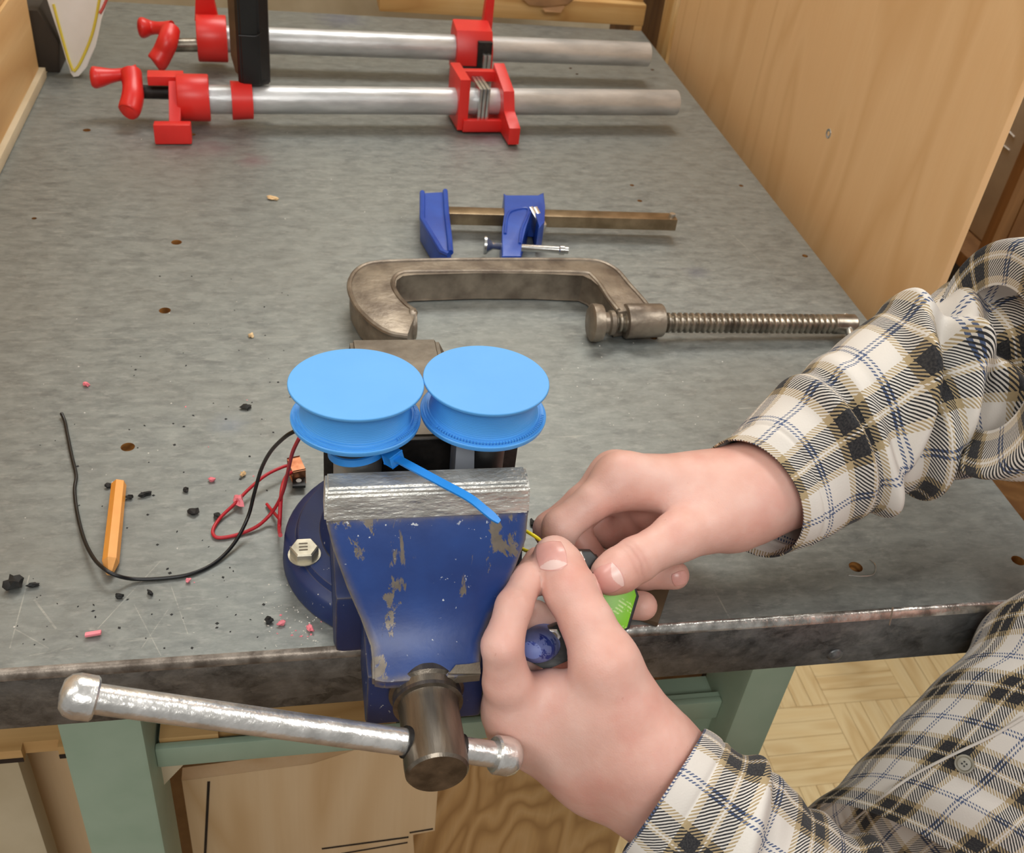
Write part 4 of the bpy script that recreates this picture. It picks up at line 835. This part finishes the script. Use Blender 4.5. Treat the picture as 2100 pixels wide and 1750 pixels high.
# metal hair by the right-hand hole
bm = B(); tube(bm, cat([PT(a, b, 0.001) for a, b in [(1740, 1180), (1768, 1182), (1792, 1178), (1796, 1160), (1784, 1148)]], 6), 0.00035, 6); tag(obj('metal_thread', bm, 'chrome'), 'fine silver thread curled round the hole by the front right edge', 'thread')
bm = B(); tube(bm, [PT(1824, 1282, -0.004), PT(1828, 1265, 0.002), PT(1831, 1246, 0.009)], 0.0005, 6); tag(obj('metal_burr', bm, 'chrome'), 'tiny metal sliver sticking up from the bench front edge', 'sliver')
def grit(name, label, mat_, n, seed, regs, smin, smax):
    rr = random.Random(seed); vs, fs = [], []
    for k in range(n):
        x0, y0, x1, y1 = rr.choice(regs); c = PT(rr.uniform(x0, x1), rr.uniform(y0, y1)); s = rr.uniform(smin, smax); an = rr.uniform(0, 6.28); el = rr.uniform(0.3, 1)
        b_ = len(vs)
        for q in range(4):
            t_ = an + q * math.pi / 2; e_ = s * (1 if q % 2 else el); vs.append((c.x + math.cos(t_) * e_, c.y + math.sin(t_) * e_, 0.0001))
        vs.append((c.x, c.y, s * 0.7 + 0.0001)); fs += [(b_, b_ + 1, b_ + 4), (b_ + 1, b_ + 2, b_ + 4), (b_ + 2, b_ + 3, b_ + 4), (b_ + 3, b_, b_ + 4)]
    o = obj(name, (vs, fs), mat_, None, 180, 'stuff'); tag(o, label, 'debris')
grit('black_grit', 'fine black specks scattered over the left half of the bench', 'crumb_black', 110, 1, [(20, 830, 560, 1330), (30, 1000, 560, 1340), (200, 560, 640, 900)], 0.0004, 0.0013)
grit('pale_grit', 'fine pale specks scattered over the bench top', 'crumb_white', 160, 2, [(20, 560, 560, 1330), (530, 1180, 670, 1330), (550, 1240, 670, 1330), (1150, 700, 1500, 880), (250, 250, 900, 500)], 0.0003, 0.0009)
grit('pink_grit', 'fine pink specks near the vise base and red wires', 'crumb_pink', 22, 3, [(120, 780, 560, 1200), (560, 1260, 660, 1310)], 0.0005, 0.001)

# ================================================================== PERSON
def rcone(P, a, b, ra, rb):
    ba = b - a; t = np.clip(((P - a) @ ba) / (ba @ ba), 0, 1)[:, None]
    return np.linalg.norm(P - a - t * ba, axis=1) - (ra + (rb - ra) * t[:, 0])
def smin(a, b, k):
    h = np.clip(0.5 + 0.5 * (b - a) / k, 0, 1); return b + (a - b) * h - k * h * (1 - h)
def V3(p): return np.array(p, dtype=np.float64)
def chain(js):      # [(px, py, depth, radius mm)]
    q = [(V3(PD(a, b, c)), r / 1000) for a, b, c, r in js]; return [(q[i][0], q[i + 1][0], q[i][1], q[i + 1][1]) for i in range(len(q) - 1)]
def wchain(js):     # [(x, y, z, radius m)]
    q = [(V3(p[:3]), p[3]) for p in js]; return [(q[i][0], q[i + 1][0], q[i][1], q[i + 1][1]) for i in range(len(q) - 1)]
def group(P, prims, k):
    d = None
    for a, b, ra, rb in prims:
        e = rcone(P, a, b, ra, rb); d = e if d is None else smin(d, e, k)
    return d
# ---- hand nearer the bench (person's right): palm down, gripping the tool
RW = (1606, 984, 0.628, 24.5)
R_palm = [chain([RW, (1430, 1002, 0.612, 18), (1274, 986, 0.600, 16)]), chain([RW, (1430, 1002, 0.622, 18), (1262, 979, 0.619, 15)]),
          chain([RW, (1430, 1000, 0.632, 18), (1262, 987, 0.638, 14)]), chain([RW, (1430, 1008, 0.640, 18), (1275, 1002, 0.655, 13)])]
R_thenar = [chain([(1470, 1035, 0.618, 20), (1340, 1050, 0.628, 13)]), chain([(1450, 1030, 0.632, 18), (1300, 1040, 0.645, 12)]), chain([(1590, 1000, 0.622, 22), (1500, 1058, 0.605, 20.5), (1388, 1102, 0.580, 12.8)]), chain([(1540, 1020, 0.615, 24), (1430, 1040, 0.606, 15)])]
R_f = [chain([(1278, 985, 0.600, 14.8), (1215, 1030, 0.592, 10.6), (1150, 1082, 0.588, 10.4), (1133, 1160, 0.600, 9), (1152, 1222, 0.607, 7.8)]),
       chain([(1262, 979, 0.619, 14), (1195, 1032, 0.612, 10.4), (1130, 1086, 0.610, 10.2), (1165, 1180, 0.622, 9), (1250, 1236, 0.612, 8.6), (1318, 1243, 0.602, 8.6)]),
       chain([(1262, 987, 0.638, 13.4), (1170, 1080, 0.632, 9.4), (1225, 1160, 0.628, 8.8), (1320, 1180, 0.622, 8.6), (1384, 1180, 0.612, 8.6)]),
       chain([(1275, 1002, 0.655, 12.4), (1205, 1072, 0.655, 8.8), (1250, 1098, 0.650, 8.2), (1295, 1085, 0.640, 7.5)]),
       chain([(1388, 1102, 0.580, 12.8), (1345, 1126, 0.572, 11.6), (1306, 1148, 0.566, 12.4), (1270, 1170, 0.561, 12.2), (1251, 1180, 0.559, 11.0)])]
# ---- hand nearer the camera (person's left): back of the hand to the camera, pinching the wire
DL = 0.022
def chl(js): return chain([(a, b, c + DL, r * 1.04) for a, b, c, r in js])
LW = (1378, 1628, 0.532, 26)
L_palm = [chl([LW, (1222, 1541, 0.528, 21), (1056, 1458, 0.522, 15.4)]), chl([LW, (1215, 1560, 0.536, 21), (1064, 1488, 0.538, 15.5)]),
          chl([LW, (1220, 1580, 0.545, 21), (1085, 1510, 0.548, 15)]), chl([LW, (1230, 1590, 0.556, 19), (1110, 1525, 0.565, 13)])]
L_thenar = [chl([LW, (1320, 1530, 0.512, 23), (1242, 1362, 0.500, 15.8)]), chl([(1330, 1560, 0.518, 24), (1215, 1455, 0.512, 19), (1130, 1425, 0.518, 13)]),
            chl([(1330, 1560, 0.530, 24), (1200, 1480, 0.525, 20)])]
L_f = [chl([(1054, 1460, 0.522, 15.0), (1040, 1400, 0.506, 11.8), (1030, 1325, 0.494, 9.8), (1054, 1245, 0.502, 8.8), (1082, 1190, 0.518, 8.0), (1103, 1150, 0.543, 7.4)]),
       chl([(1062, 1490, 0.530, 15), (1070, 1345, 0.550, 9.8), (1096, 1268, 0.560, 9.2), (1140, 1285, 0.560, 8.2)]),
       chl([(1085, 1510, 0.548, 14), (1092, 1375, 0.560, 9.0), (1118, 1320, 0.562, 8.6), (1160, 1322, 0.558, 8)]),
       chl([(1110, 1525, 0.565, 12.5), (1118, 1405, 0.572, 8.2), (1142, 1362, 0.570, 7.8), (1175, 1358, 0.564, 7.2)]),
       chl([(1242, 1362, 0.500, 15.8), (1205, 1280, 0.505, 13.0), (1170, 1212, 0.513, 13.2), (1148, 1165, 0.522, 12.4), (1137, 1143, 0.527, 11.2)])]
# ---- arms and trunk, hidden in the shirt
R_el, L_el = PD(2090, 780, 0.658), PD(2010, 2090, 0.66 + 0.022)
R_sh, L_sh = Vector((0.66, 0.02, 0.40)), Vector((0.62, -0.36, 0.40))
chest, belly, hip = Vector((0.70, -0.17, 0.28)), Vector((0.66, -0.16, 0.02)), Vector((0.68, -0.16, -0.10))
def pt(v, r): return (v[0], v[1], v[2], r)
body = [chain([RW, (1760, 890, 0.640, 26), (2090, 780, 0.658, 32)]), wchain([pt(R_el, .036), pt(R_sh, .05)]),
        chl([LW, (1560, 1790, 0.555, 33), (1700, 1895, 0.585, 36), (2010, 2090, 0.66, 41)]), wchain([pt(L_el, .041), pt(L_sh, .05)]),
        wchain([pt(R_sh, .055), pt(chest + Vector((0, 0.1, 0.06)), .09)]), wchain([pt(L_sh, .055), pt(chest + Vector((0, -0.1, 0.06)), .09)]),
        wchain([pt(chest + Vector((0, 0.06, 0)), .10), pt(belly + Vector((0, 0.05, 0)), .09), pt(hip + Vector((0, 0.07, 0)), .095)]),
        wchain([pt(chest - Vector((0, 0.06, 0)), .10), pt(belly - Vector((0, 0.05, 0)), .09), pt(hip - Vector((0, 0.07, 0)), .095)]),
        wchain([pt(chest + Vector((0, 0, 0.12)), .06), pt(chest + Vector((-0.04, 0.01, 0.24)), .052), pt(chest + Vector((-0.07, 0.015, 0.33)), .070), pt(chest + Vector((-0.075, 0.02, 0.40)), .078)]),
        wchain([pt(chest + Vector((-0.135, 0.03, 0.345)), .010), pt(chest + Vector((-0.145, 0.032, 0.325)), .012)])]
def bbox(chains, pad):
    a = np.array([p for c in chains for q in c for p in (q[0], q[1])]); return a.min(0) - pad, a.max(0) + pad
HB = [bbox(R_palm + R_thenar + R_f, 0.05), bbox(L_palm + L_thenar + L_f, 0.05)]
def hand(P, palm, then, fing):
    d = group(P, [q for c in palm for q in c], 0.010)
    for c in then: d = smin(d, group(P, c, 0.006), 0.014)
    out = d
    for i, c in enumerate(fing):
        f_ = group(P, c, 0.0035); out = np.minimum(out, smin(d, f_, 0.009 if i < 4 else 0.008)) if i else smin(d, f_, 0.009)
    return out
def sdf(P):
    P = P.astype(np.float64); d = None
    for c in body:
        e = group(P, c, 0.02); d = e if d is None else smin(d, e, 0.03)
    for (lo, hi), hd_ in zip(HB, ((R_palm, R_thenar, R_f), (L_palm, L_thenar, L_f))):
        m = np.all((P > lo) & (P < hi), axis=1)
        if m.any(): d[m] = smin(d[m], hand(P[m], *hd_), 0.006)
    return d
def surface_nets(f, lo, hi, h, C=8):
    lo = np.array(lo); n = np.ceil((np.array(hi) - lo) / (h * C)).astype(int)
    g = np.stack(np.meshgrid(*[np.arange(k) for k in n], indexing='ij'), -1).reshape(-1, 3)
    act = np.abs(np.concatenate([f(lo + (x + 0.5) * C * h) for x in np.array_split(g, 8)])) < 1.05 * C * h
    g = g[act]; off = np.stack(np.meshgrid(*[np.arange(C + 1)] * 3, indexing='ij'), -1).reshape(-1, 3)
    cells, vals = [], []
    cor = np.array([(i, j, k) for i in (0, 1) for j in (0, 1) for k in (0, 1)])
    for ch in np.array_split(g, max(1, len(g) // 300)):
        if not len(ch): continue
        nodes = ch[:, None, :] * C + off[None]; v = f((lo + nodes.reshape(-1, 3) * h)).reshape(len(ch), C + 1, C + 1, C + 1)
        c8 = np.stack([v[:, a:a + C, b:b + C, c:c + C] for a, b, c in cor], -1)
        m = (c8.min(-1) < 0) & (c8.max(-1) >= 0); idx = np.argwhere(m)
        cells.append(ch[idx[:, 0]] * C + idx[:, 1:]); vals.append(c8[m])
    cells = np.concatenate(cells); vals = np.concatenate(vals)
    acc = np.zeros((len(cells), 3)); cnt = np.zeros(len(cells))
    for i in range(8):
        for ax in range(3):
            j = i + (4, 2, 1)[ax]
            if cor[i][ax] == 1: continue
            a, b = vals[:, i], vals[:, j]; m = (a < 0) != (b < 0); t = np.where(m, a / np.where(m, a - b, 1), 0)
            p = cor[i] + 0.0; acc += m[:, None] * (p + t[:, None] * (cor[j] - cor[i])); cnt += m
    V = lo + (cells + acc / cnt[:, None]) * h
    big = np.array([1 << 40, 1 << 20, 1]); key = (cells + 4) @ big; order = np.argsort(key); sk = key[order]
    def find(c):
        k = (c + 4) @ big; i = np.clip(np.searchsorted(sk, k), 0, len(sk) - 1); ok = sk[i] == k; return np.where(ok, order[i], -1)
    faces = []
    for ax in range(3):
        j = (4, 2, 1)[ax]; m = (vals[:, 0] < 0) != (vals[:, j] < 0); c = cells[m]; s = vals[m, 0] < 0
        e1, e2 = np.eye(3, dtype=int)[(ax + 1) % 3], np.eye(3, dtype=int)[(ax + 2) % 3]
        q = np.stack([find(c), find(c - e1), find(c - e1 - e2), find(c - e2)], -1); ok = (q >= 0).all(1); q, s = q[ok], s[ok]
        q[~s] = q[~s][:, ::-1]; faces.append(q)
    for _ in range(2):
        d = f(V); e = 2e-4; G = np.stack([(f(V + np.eye(3)[k] * e) - f(V - np.eye(3)[k] * e)) / (2 * e) for k in range(3)], -1)
        V = V - G * (d / np.maximum((G * G).sum(1), 0.2))[:, None]
    return V, np.concatenate(faces)
def mesh_np(name, V, Fq):
    me = bpy.data.meshes.new(name); me.vertices.add(len(V)); me.vertices.foreach_set('co', V.astype(np.float32).ravel())
    me.loops.add(Fq.size); me.loops.foreach_set('vertex_index', Fq.astype(np.int32).ravel())
    me.polygons.add(len(Fq)); me.polygons.foreach_set('loop_start', np.arange(0, Fq.size, Fq.shape[1], dtype=np.int32)); me.polygons.foreach_set('loop_total', np.full(len(Fq), Fq.shape[1], dtype=np.int32))
    me.update(calc_edges=True); me.validate(); me.polygons.foreach_set('use_smooth', np.ones(len(me.polygons), dtype=bool)); return me
lo, hi = bbox(body + R_palm + R_f + L_palm + L_f + R_thenar + L_thenar, 0.13)
SV, SF = surface_nets(sdf, lo, hi, 0.0024, 6)
person = thing('person', 'person in a black and white plaid flannel shirt, hands working beside the vise', 'person', (0.70, -0.16, -TZ))
me = mesh_np('body', SV, SF); me.materials.append(M['skin'])
bd = bpy.data.objects.new('body', me); col.objects.link(bd); attach(bd, person)

# ---- fingernails laid on the skin
def nail(cpx, tippx, depth, wid, ln, lun=0.5):
    c = V3(PD(*cpx, depth)); tdir = V3(PD(*tippx, depth)) - c; tdir /= np.linalg.norm(tdir); view = V3(CB)
    side = np.cross(view, tdir); side /= np.linalg.norm(side)
    n, m = 41, 41; pts = []
    for i in range(n):
        for j in range(m):
            a = 2 * i / (n - 1) - 1; b = 2 * j / (m - 1) - 1
            w_ = (1 - 0.18 * max(0, a) ** 2 - 0.10 * max(0, -a)) ; a2 = a * (1 - 0.22 * b * b if a > 0 else 1 - 0.25 * b * b)
            pts.append(c + tdir * a2 * ln / 2 + side * b * w_ * wid / 2 + view * 0.02)
    P = np.array(pts)
    for _ in range(40): P = P - view * (np.clip(sdf(P), -0.01, 0.01) * 0.8)[:, None]
    for _ in range(4):
        e = 2e-4; d_ = sdf(P); G = np.stack([(sdf(P + np.eye(3)[k] * e) - sdf(P - np.eye(3)[k] * e)) / (2 * e) for k in range(3)], -1); P = P - G * d_[:, None]
    edge = np.array([max(abs(2 * i / (n - 1) - 1), abs(2 * j / (m - 1) - 1)) for i in range(n) for j in range(m)])
    P = P + G * (np.where(edge > 0.96, -0.0003, 0.0004))[:, None]
    Fq = np.array([[i * m + j, i * m + j + 1, (i + 1) * m + j + 1, (i + 1) * m + j] for i in range(n - 1) for j in range(m - 1)])
    o = bpy.data.objects.new('fingernail', mesh_np('fingernail', P, Fq)); col.objects.link(o); o.data.materials.append(M['nail']); o.data.materials.append(M['lunula']); attach(o, person)
    if lun > 0:
        for p in o.data.polygons:
            i, j = p.index // (m - 1), p.index % (m - 1)
            if (i / 40) < 0.36 - 1.3 * (j / 40 - lun) ** 2 and i > 1: p.material_index = 1
nail((1131, 1141), (1123, 1104), 0.535, 0.0160, 0.0142)
nail((1249, 1188), (1216, 1205), 0.549, 0.0160, 0.0155)
nail((1394, 1186), (1420, 1178), 0.605, 0.0085, 0.0100, 0)

# ---- shirt: tubes of cloth with folds
def ringtube(name, rings, nth, ns, folds, parent, uoff=0.0, voff=0.0, seed=1, circ=4, thick=0.0012, wob=0.0015, front=False):
    P = []
    for (px, py, dp_, u, v) in rings:
        c = PD(px, py, dp_); k = dp_ / F
        U = CR * (u[0] * k) - CU * (u[1] * k) + (CB * -u[2] if len(u) > 2 else Vector((0, 0, 0))); W_ = CR * (v[0] * k) - CU * (v[1] * k) - CB * v[2]
        P.append(list(c) + list(U) + list(W_))
    Q = cat(P, max(2, ns // (len(P) - 1))); N = len(Q)
    C, U, W_ = Q[:, :3], Q[:, 3:6], Q[:, 6:9]
    s = np.concatenate([[0], np.cumsum(np.linalg.norm(np.diff(C, axis=0), axis=1))]); th = np.linspace(0, 2 * np.pi, nth, endpoint=False)
    S, TH = np.meshgrid(s, th, indexing='ij')
    X = C[:, None, :] + U[:, None, :] * np.cos(TH)[..., None] + W_[:, None, :] * np.sin(TH)[..., None]
    D = np.zeros_like(S); rg = np.random.RandomState(seed)
    for (s0, tilt, ph, amp, wd, psi, spread) in folds:
        loc = S - s0 - tilt * np.cos(TH - ph); ang = np.exp(-(1 - np.cos(TH - psi)) / spread)
        D += amp * ang * (np.exp(-(loc / wd) ** 2) - 0.55 * np.exp(-((loc - 1.7 * wd) / (0.8 * wd)) ** 2))
    for k in range(10):
        a, b, c_ = rg.randint(1, 6), rg.uniform(20, 120), rg.uniform(0, 6.28); D += wob * 0.35 * np.sin(a * TH + b * S + c_)
    nr = np.cos(TH)[..., None] * U[:, None, :] / np.maximum((np.linalg.norm(U, axis=1) ** 2), 1e-9)[:, None, None] + np.sin(TH)[..., None] * W_[:, None, :] / np.maximum((np.linalg.norm(W_, axis=1) ** 2), 1e-9)[:, None, None]
    nr /= np.linalg.norm(nr, axis=2, keepdims=True)
    fade = np.clip(S / 0.012, 0.12, 1)
    X = X + nr * (D * fade)[..., None]
    V = X.reshape(-1, 3); i = np.arange(N - 1)[:, None]; j = np.arange(nth)[None]; j2 = (j + 1) % nth
    Fq = np.stack([i * nth + j, i * nth + j2, (i + 1) * nth + j2, (i + 1) * nth + j], -1).reshape(-1, 4)
    me = mesh_np(name, V, Fq); me.materials.append(M['plaid'])
    uv = me.uv_layers.new(name='UVMap'); per = circ * PERIOD
    arc = np.concatenate([np.zeros((1, nth)), np.cumsum(np.linalg.norm(np.diff(X, axis=0), axis=2), axis=0)]).mean(1)
    uu = np.stack([j + 0 * i, j + 1 + 0 * i, j + 1 + 0 * i, j + 0 * i], -1).reshape(-1, 4) / nth * per + uoff
    vv = np.stack([arc[i + 0 * j], arc[i + 0 * j], arc[i + 1 + 0 * j], arc[i + 1 + 0 * j]], -1).reshape(-1, 4) + voff
    uv.data.foreach_set('uv', np.stack([uu, vv], -1).astype(np.float32).ravel())
    o = bpy.data.objects.new(name, me); col.objects.link(o); attach(o, parent)
    so = o.modifiers.new('cloth', 'SOLIDIFY'); so.thickness = thick; so.offset = 0
    return o, X
rg = random.Random(11)
# sleeve of the far arm
foldsR = [(0.016, 0.0, 0, -0.0008, 0.0016, 0, 50)]
for k in range(11):
    s0 = 0.055 + 0.022 * k + rg.uniform(-0.006, 0.006)
    foldsR.append((s0, rg.uniform(-0.034, 0.034), rg.uniform(0, 6.28), rg.uniform(0.0075, 0.0150), rg.uniform(0.005, 0.0095), rg.uniform(0, 6.28) if k % 2 else 1.6 + rg.uniform(-1.0, 1.0), rg.uniform(0.35, 1.3)))
ringsR = [(1537, 1024, 0.618, (55, 117), (66, -32, -0.031)), (1560, 1010, 0.619, (56, 120), (64, -32, -0.032)), (1630, 962, 0.625, (58, 136), (45, -25, -0.037)), (1738, 888, 0.632, (55, 150), (28, -16, -0.042)), (1850, 815, 0.640, (48, 172), (18, -10, -0.046)),
          (1945, 793, 0.645, (40, 184), (12, -6, -0.048)), (2060, 770, 0.642, (30, 190), (8, -4, -0.05)), (2200, 730, 0.63, (25, 190), (8, -4, -0.05))]
slR, _ = ringtube('sleeve', ringsR, 140, 230, foldsR, person, 0.012, 0.030, 3, 4)
ringsU = [(a, b, c - 0.02, u, v) for a, b, c, u, v in [(2030, 735, 0.618, (-10, 150), (25, 5, -0.040)), (2026, 735, 0.606, (-22, 226), (42, 8, -0.052)), (2065, 735, 0.600, (-20, 238), (62, 8, -0.056)), (2150, 735, 0.59, (-10, 240), (40, 0, -0.06)), (2260, 690, 0.57, (20, 230), (20, 0, -0.06)), (2420, 620, 0.54, (30, 230), (20, 0, -0.06))]]
foldsU = [(0.02 + 0.022 * k, rg.uniform(-.02, .02), rg.uniform(0, 6.28), rg.uniform(.003, .007), rg.uniform(.006, .011), rg.uniform(0, 6.28), 1.2) for k in range(6)]
slU, _ = ringtube('upper_sleeve', ringsU, 110, 120, foldsU, person, 0.03, 0.0, 4, 5)
# sleeve of the near arm
foldsL = [(0.016, 0.0, 0, -0.0008, 0.0016, 0, 50)]
for k in range(9):
    foldsL.append((0.055 + 0.024 * k, rg.uniform(-.02, .02), rg.uniform(0, 6.28), rg.uniform(.003, .0085), rg.uniform(.006, .011), rg.uniform(0, 6.28), rg.uniform(.4, 1.4)))
ringsL = [(a, b, c + DL, u, v) for a, b, c, u, v in [(1362, 1622, 0.515, (82, -122), (-34, -22, -0.036)), (1376, 1632, 0.517, (84, -126), (-32, -20, -0.036)), (1462, 1708, 0.530, (88, -142), (-24, -16, -0.040)), (1565, 1800, 0.55, (84, -150), (-16, -10, -0.044)), (1690, 1890, 0.58, (80, -160), (-10, -8, -0.046)), (1860, 1980, 0.62, (70, -165), (-8, -6, -0.048))]]
slL, _ = ringtube('sleeve', ringsL, 140, 150, foldsL, person, 0.006, 0.054, 5, 4)
# shirt body
ringsT = [(a - 8, b - 8, c - 0.028, u, v) for a, b, c, u, v in [(2030, 1985, 0.775, (-330, -330), (110, -110, -0.095)), (2120, 1895, 0.745, (-325, -325), (115, -115, -0.095)), (2240, 1775, 0.71, (-325, -322), (120, -120, -0.09)), (2370, 1645, 0.675, (-325, -325), (120, -120, -0.085)), (2470, 1520, 0.645, (-330, -330), (120, -120, -0.08)), (2640, 1380, 0.60, (-330, -330), (120, -120, -0.08))]]
foldsT = [(0.03 + 0.04 * k, rg.uniform(-.05, .05), rg.uniform(0, 6.28), rg.uniform(.002, .004), rg.uniform(.012, .02), rg.uniform(0.5, 2.4), 0.6) for k in range(7)]
shT, XT = ringtube('shirt_front', ringsT, 260, 150, foldsT, person, 0.02, 0.01, 6, 14, 0.0014, 0.0025)

# hair
bm = B(); hc = chest + Vector((-0.06, 0.02, 0.41)); lathe(bm, hc - Vector((0, 0, 0.05)), (-0.12, 0, 1), [(0.0, 0.092), (0.03, 0.097), (0.07, 0.094), (0.11, 0.07), (0.135, 0.035), (0.142, 0)], 40, cap=False); obj('hair', bm, 'brownpost', person, 60)


# ================================================================== TOOL IN THE HANDS
tool = thing('wire_stripper', 'black wire stripper with lime label and blue grip held in both hands', 'tool', PD(1200, 1220, 0.56))
def dquad(pts, d, push, bev=0.0006):
    bm = B(); prism(bm, [PD(a, b, c) for (a, b), c in zip(pts, d)], -CB * push, bev); return bm
obj('label_plate', dquad([(1196, 1150), (1300, 1204), (1305, 1222), (1286, 1288), (1268, 1298), (1200, 1250)], [.574, .571, .571, .567, .566, .569], 0.0012), 'lime', tool)
obj('body', dquad([(1180, 1135), (1226, 1142), (1232, 1160), (1304, 1204), (1311, 1224), (1291, 1290), (1272, 1301), (1190, 1262), (1160, 1200)], [.5745, .5745, .5745, .5725, .5725, .5685, .5675, .5705, .572], 0.012, 0.001), 'blackp', tool)
jw = obj('jaw_block', dquad([(1168, 1135), (1184, 1130), (1212, 1131), (1228, 1147), (1216, 1196), (1180, 1210)], [.563] * 6, 0.011, 0.0012), 'blackp', tool)
def nut(px, py, d_, r, parent):
    c = PD(px, py, d_); bm = B(); lathe(bm, c, CB + Vector((0.1, 0, 0.2)), [(-0.003, r), (0.0012, r), (0.002, r * 0.85)], 6); o = obj('nut', bm, 'chrome', parent, 20)
    bm = B(); lathe(bm, c, CB + Vector((0.1, 0, 0.2)), [(0.0019, r * 0.55), (0.0034, r * 0.5), (0.0036, 0)], 16, cap=False); obj('screw_end', bm, 'rust', o)
nut(1182, 1148, 0.5625, 0.0052, jw)
arm = obj('lever_arm', dquad([(1100, 1298), (1148, 1280), (1180, 1290), (1176, 1352), (1120, 1376), (1090, 1360)], [.558, .558, .558, .552, .550, .552], 0.010, 0.001), 'blackp', tool)
nut(1133, 1306, 0.556, 0.0046, arm)
g0, g1 = PD(1122, 1310, 0.575), PD(1090, 1334, 0.530)
bm = B(); lathe(bm, g0, g1 - g0, [(-0.02, 0.0088), (0, 0.0098), ((g1 - g0).length * 0.6, 0.0100), ((g1 - g0).length * 0.85, 0.0086), ((g1 - g0).length * 1.0, 0.005), ((g1 - g0).length * 1.05, 0)], 32, squash=(1.08, 0.86)); obj('blue_grip', bm, 'toolblue', tool)
yw = cat([PD(a, b, c) for a, b, c in [(1120, 1128, .566), (1108, 1109, .567), (1090, 1096, .570), (1072, 1088, .578), (1058, 1096, .585), (1062, 1118, .585), (1080, 1130, .576), (1098, 1133, .567), (1112, 1140, .566)]], 8)
bm = B(); tube(bm, yw, 0.0010, 10); tag(obj('yellow_wire', bm, 'wire_yellow', None, 60), 'thin yellow wire pinched between thumb and finger beside the vise', 'wire')

# shirt placket and button
i0 = XT.shape[0]
def onshirt(px, py):
    d = ray(px, py); d = d / np.linalg.norm(d); P_ = XT.reshape(-1, 3) - CAM; t_ = P_ @ d; e = np.linalg.norm(P_ - t_[:, None] * d, axis=1); e = e + 0.3 * np.maximum(0, t_ - t_.min() - 0.35); k = np.argsort(e)[:12]
    t0 = t_[k].min(); return Vector(CAM + d * t0)
line = [(1740, 1690), (1800, 1640), (1870, 1590), (1950, 1548), (2030, 1510), (2098, 1470)]
P_ = [onshirt(*p) + CB * 0.0012 for p in line]
bm = B(); strip(bm, cat(P_, 5), CB, 0.0016, 0.0008); obj('placket_seam', bm, 'plaid', person, 60)
c = onshirt(1975, 1566) + CB * 0.002
nrm = (CB + CU * 0.5 - CR * 0.5).normalized()
bm = B(); lathe(bm, c, nrm, [(0, 0.0056), (0.0012, 0.0060), (0.0024, 0.0058), (0.0026, 0.0048), (0.0018, 0.0040), (0.0016, 0)], 28, cap=False); bt = obj('button', bm, 'button', person)
u, v, a = frame(nrm)
for k in range(4):
    an = k * math.pi / 2 + 0.6; q = c + nrm * 0.0016 + (u * math.cos(an) + v * math.sin(an)) * 0.0014; bm = B(); cyl(bm, q, q + nrm * 0.0004, 0.0006, seg=8); obj('button_hole', bm, 'crumb_black', bt)
# trousers below the shirt
for s in (-1, 1):
    bm = B(); tube(bm, [(0.69, -0.20 + s * 0.085, -0.05), (0.70, -0.19 + s * 0.09, -0.25), (0.71, -0.18 + s * 0.1, -0.45), (0.72, -0.19 + s * 0.1, -0.70), (0.73, -0.19 + s * 0.1, -TZ + 0.03)], [0.105, 0.095, 0.075, 0.065, 0.06], 24); obj('trouser_leg', bm, 'denim', person)
    bm = B(); box(bm, (0.58, -0.24 + s * 0.1, -TZ + 0.0005), (0.82, -0.14 + s * 0.1, -TZ + 0.06), 0.025); obj('shoe', bm, 'blackp', person)

# ================================================================== lift everything onto the floor
for o in list(scene.objects):
    if o.parent is None and o.type in ('MESH', 'EMPTY'): o.location.z += TZ
